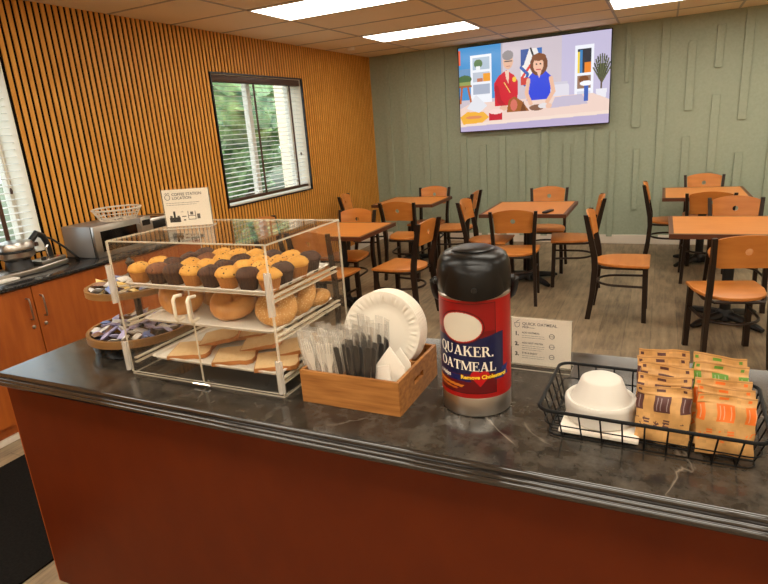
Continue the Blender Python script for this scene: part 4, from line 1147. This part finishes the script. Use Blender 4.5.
MB().lathe([(0, LH1), (AR + .0005, LH1), (AR + .0008, LH1 + .006), (AR - .002, LH1 + .009), (0, LH1 + .009)], 64).build('steel_collar', M_steel, ap)
M_lid = mat('satin black lid', (15, 14, 13), .3, 0, .3)
lid = MB().lathe([(0, .314), (.087, .314), (.0905, .319), (.0915, .335), (.0905, .362), (.087, .385), (.080, .400), (.068, .408), (.05, .4115), (0, .412)], 64).build('lid', M_lid, ap, angle=50)
# pump plate: raised oval on top, spout hood at the front
MB().lathe([(.05, .4105), (.052, .4135), (.046, .4165), (.03, .418), (0, .4185)], 40, T(.0, 0, 0) ).build('pump_button', M_lid, lid)
fr = Vector((math.cos(fa), math.sin(fa), 0))
A_ = math.degrees(fa)
hood = MB()
def hoodfn(a, b):
    an = math.radians(A_ - 52 + a * 104); e = math.sin(PI * a) ** .6
    zz = .318 + b * .072 - .010 * e * (1 - b)
    rr_ = .0905 + .013 * e * (1 - b * b) ** .5 * (.35 + .65 * (1 - abs(2 * a - 1))) - .006 * b * b
    return rr_ * math.cos(an), rr_ * math.sin(an), zz
hood.grid(hoodfn, 32, 8); hood.grid(lambda a, b: tuple(v * (.9 if i < 2 else 1) for i, v in enumerate(hoodfn(a, b))), 32, 8)
hood.build('spout_hood', M_lid, lid, angle=50)
MB().lathe([(0, 0), (.007, 0), (.006, .004), (0, .004)], 14, Matrix.Translation(fr.to_3d() * .105 + Vector((0, 0, .335))) @ RZ(A_) @ RY(90)).build('spout_button', M_black, lid)
for sgn, ln in ((-1, .010), (1, .010)):
    a = math.radians(A_ + sgn * 84)
    MB().lathe([(0, 0), (.009, 0), (.009, ln), (.006, ln + .002), (0, ln + .003)], 18, T(.088 * math.cos(a), .088 * math.sin(a), .338) @ RZ(A_ + sgn * 84) @ RY(90)).build('pivot', M_black, lid)
pts = []
for k in range(25):
    a = math.radians(A_ + 86 + 188 * k / 24); q = math.sin(PI * k / 24)
    pts.append(((.0985 + .003 * q) * math.cos(a), (.0985 + .003 * q) * math.sin(a), .338 - .062 * min(1, 2.2 * q)))
MB().tube(pts, .007, 10, flat=1.5).build('carry_handle', M_black, lid)

# ------------------------------------------------------------------ wire basket with bowls and packets
wbk = thing('wire_basket', 'black wire basket holding white bowls and kraft packets on the counter', 'basket', (.005, 1.325, ZT), -2)
bw, bd_, tw, td, bh = .203, .122, .224, .141, .072
M_wire = mat('black coated wire', (7, 7, 6), .5, 0, .2)
def rrect(a, b, z, r_=.03, n=6):
    o = []
    for cx, cy, q in ((a - r_, b - r_, 0), (-a + r_, b - r_, 90), (-a + r_, -b + r_, 180), (a - r_, -b + r_, 270)):
        for k in range(n + 1):
            t = math.radians(q + 90 * k / n); o.append((cx + r_ * math.cos(t), cy + r_ * math.sin(t), z))
    return o
MB().tube(rrect(tw, td, bh), .0042, 8, True).build('rim', M_wire, wbk)
m = MB()
m.tube(rrect(bw, bd_, .004, .02), .002, 6, True)
for q, z in ((.45, .034),): m.tube(rrect(bw + (tw - bw) * q, bd_ + (td - bd_) * q, z, .024), .0017, 6, True)
for k in range(9):
    x = -.8 + k * .2; m.tube([(x * tw, -td, bh + .003), (x * tw * .95, -bd_, .004), (x * tw * .95, bd_, .004), (x * tw, td, bh + .003)], .0019, 6)
for k in range(6):
    y = -.75 + k * .3; m.tube([(-tw, y * td, bh + .003), (-bw, y * bd_, .004), (bw, y * bd_, .004), (tw, y * td, bh + .003)], .0019, 6)
m.build('wires', M_wire, wbk)
lin_ = MB().box(-.085, .085, -.100, .095, 0, .008, bev=.002)
tag(lin_.build('napkin_stack', M_paper, angle=0), 'flat stack of cream napkins under the white bowls in the basket', 'napkins', loc=(-.092, 1.318, ZT + .0065), rot=(0, 0, -2))
def bowl(R_, r_, h, lab, loc):
    m = MB().lathe([(0, h), (r_ - .006, h), (r_, h - .004), (R_ - .006, .012), (R_, .006), (R_ + .003, .002), (R_ + .002, 0), (R_ - .004, 0), (R_ - .008, .011), (r_ - .003, h - .006), (0, h - .003)], 56)
    return tag(m.build('paper_bowl', M_foam, angle=35), lab, 'bowl', loc=loc)
m = MB().lathe([(0, .0), (.072, 0), (.077, .004), (.0805, .042), (.0795, .049), (.076, .053), (.070, .052), (.066, .047), (0, .045)], 56)
tag(m.build('foam_bowl', M_foam, angle=35), 'wide white round bowl with a smaller one upside down in it, in the basket', 'bowl', loc=(-.098, 1.308, ZT + .0155))
bowl(.0665, .0455, .054, 'small white bowl turned upside down on the wide bowl in the basket', (-.097, 1.310, ZT + .0612))

def packet(lab, ink, x, y, z, rz, tilt, w=.106, h=.128, seed=0, yaw=0):
    q = random.Random(seed)
    nx, ny = 60, 68; c = Canvas(nx, ny, (198, 150, 90))
    c.a *= (1 + .05 * np.random.RandomState(seed).randn(ny // 4, nx // 4).repeat(4, 0).repeat(4, 1))[:, :, None]
    I = {'purple': (88, 54, 50), 'orange': (226, 112, 36), 'green': (100, 146, 54)}[ink]
    for u0 in (.0, .34, .82):
        u1 = u0 + (.30 if u0 == .34 else .2)
        if u0 == 0: u1 = .13
        c.rect(u0, .15, u1, .42, I)
        for k in range(4):
            uu = u0 + .05 + k * .06
            if uu < u1 - .02: c.rect(uu, .18, uu + .010, .39, tuple(int(v * .5 + 100) for v in I))
        c.rect(u0 + .03, .045, min(u0 + (.20 if u0 == .34 else .10), 1), .095, I)
    for u0 in (.0, .36, .84):
        for k in range(5):
            a, b = u0 + q.uniform(0, .2), .56 + q.uniform(0, .2)
            c.line([(a, b), (a + q.uniform(-.05, .06), b + q.uniform(-.05, .06))], .022, I)
        for k in range(3): c.rect(u0 + .16, .56 + k * .05, u0 + .27, .585 + k * .05, I)
    c.rect(0, .02, 1, .025, (170, 124, 74)); c.rect(0, .06, 1, .064, (182, 136, 84))
    ph = [q.uniform(0, 6) for _ in range(4)]
    def fn(sg):
        def g(a, b):
            e = (1 - (2 * a - 1) ** 4) * (max(0, 1 - ((2 * b - .9) / .9) ** 4))
            wr = .0026 * math.sin(7 * a + 9 * b + ph[0]) + .0016 * math.sin(15 * a - 8 * b + ph[1]) + (.0035 * math.sin(5 * a + ph[2]) if b > .86 else 0)
            return ((a - .5) * w + .001 * math.sin(20 * b + ph[3]), -sg * (.0095 * e + .0003) + wr, b * h + .002 * math.sin(4 * a + ph[1]) * b)
        return g
    m = MB().grid(fn(1), nx, ny).grid(fn(-1), nx, ny)
    o = m.build('oatmeal_packet', M_kraft, angle=80, flip=False); c2 = c; c2.apply(o)
    return tag(o, lab, 'packet', 'kraft packets in the wire basket', loc=(x, y, z), rot=(tilt, yaw, rz))
pz = ZT + .0075
packet('purple printed kraft packet at the front left of the packets in the basket', 'purple', .033, 1.237, pz, -3, -8, seed=1)
for k, (y, dz, nm) in enumerate(((1.268, .012, 'second'), (1.298, .024, 'third'), (1.330, .030, 'fourth'))):
    packet(f'purple printed kraft packet, {nm} from the front in the left row of the basket', 'purple', .036 - .002 * k, y, pz, -3 + 2 * k, -9, seed=2 + k, h=.128 + dz, yaw=(-2, 1.5, -1)[k])
packet('purple printed kraft packet at the very back of the left row in the basket', 'purple', .031, 1.358, pz, 0, -8, seed=12, h=.164)
packet('orange printed kraft packet at the front right of the basket', 'orange', .150, 1.227, pz, 2, -8, seed=6)
packet('orange printed kraft packet second from the front on the right of the basket', 'orange', .147, 1.258, pz, 2, -9, seed=7, h=.132, yaw=2)
packet('orange printed kraft packet third from the front on the right of the basket', 'orange', .144, 1.288, pz, 1, -9, seed=8, h=.136, yaw=1)
packet('green printed kraft packet in front of its twin at the back right of the basket', 'green', .142, 1.335, pz, 2, -8, seed=9, h=.152, yaw=2)
packet('green printed kraft packet at the very back right of the basket', 'green', .138, 1.364, pz, 3, -8, seed=10, h=.160, yaw=3)

# ------------------------------------------------------------------ light and world
wld = bpy.data.worlds.new('sky'); sc.world = wld; wld.use_nodes = True
bg = wld.node_tree.nodes['Background']; bg.inputs[0].default_value = (.80, .92, 1.0, 1); bg.inputs[1].default_value = 4.2
sun = bpy.data.lights.new('sun', 'SUN'); sun.energy = 4.0; sun.angle = .05; sun.color = (1, .95, .86)
so_ = bpy.data.objects.new('sun', sun); C.objects.link(so_); so_.rotation_euler = (math.radians(48), 0, math.radians(20))
vs_ = sc.view_settings
sc.display_settings.display_device = 'sRGB'
vs_.view_transform = 'Standard'; vs_.look = 'None'; vs_.gamma = 1; vs_.use_curve_mapping = False; vs_.exposure = 0
sc.cycles.transparent_max_bounces = 40
sc.cycles.max_bounces = 10
sc.cycles.use_denoising = True
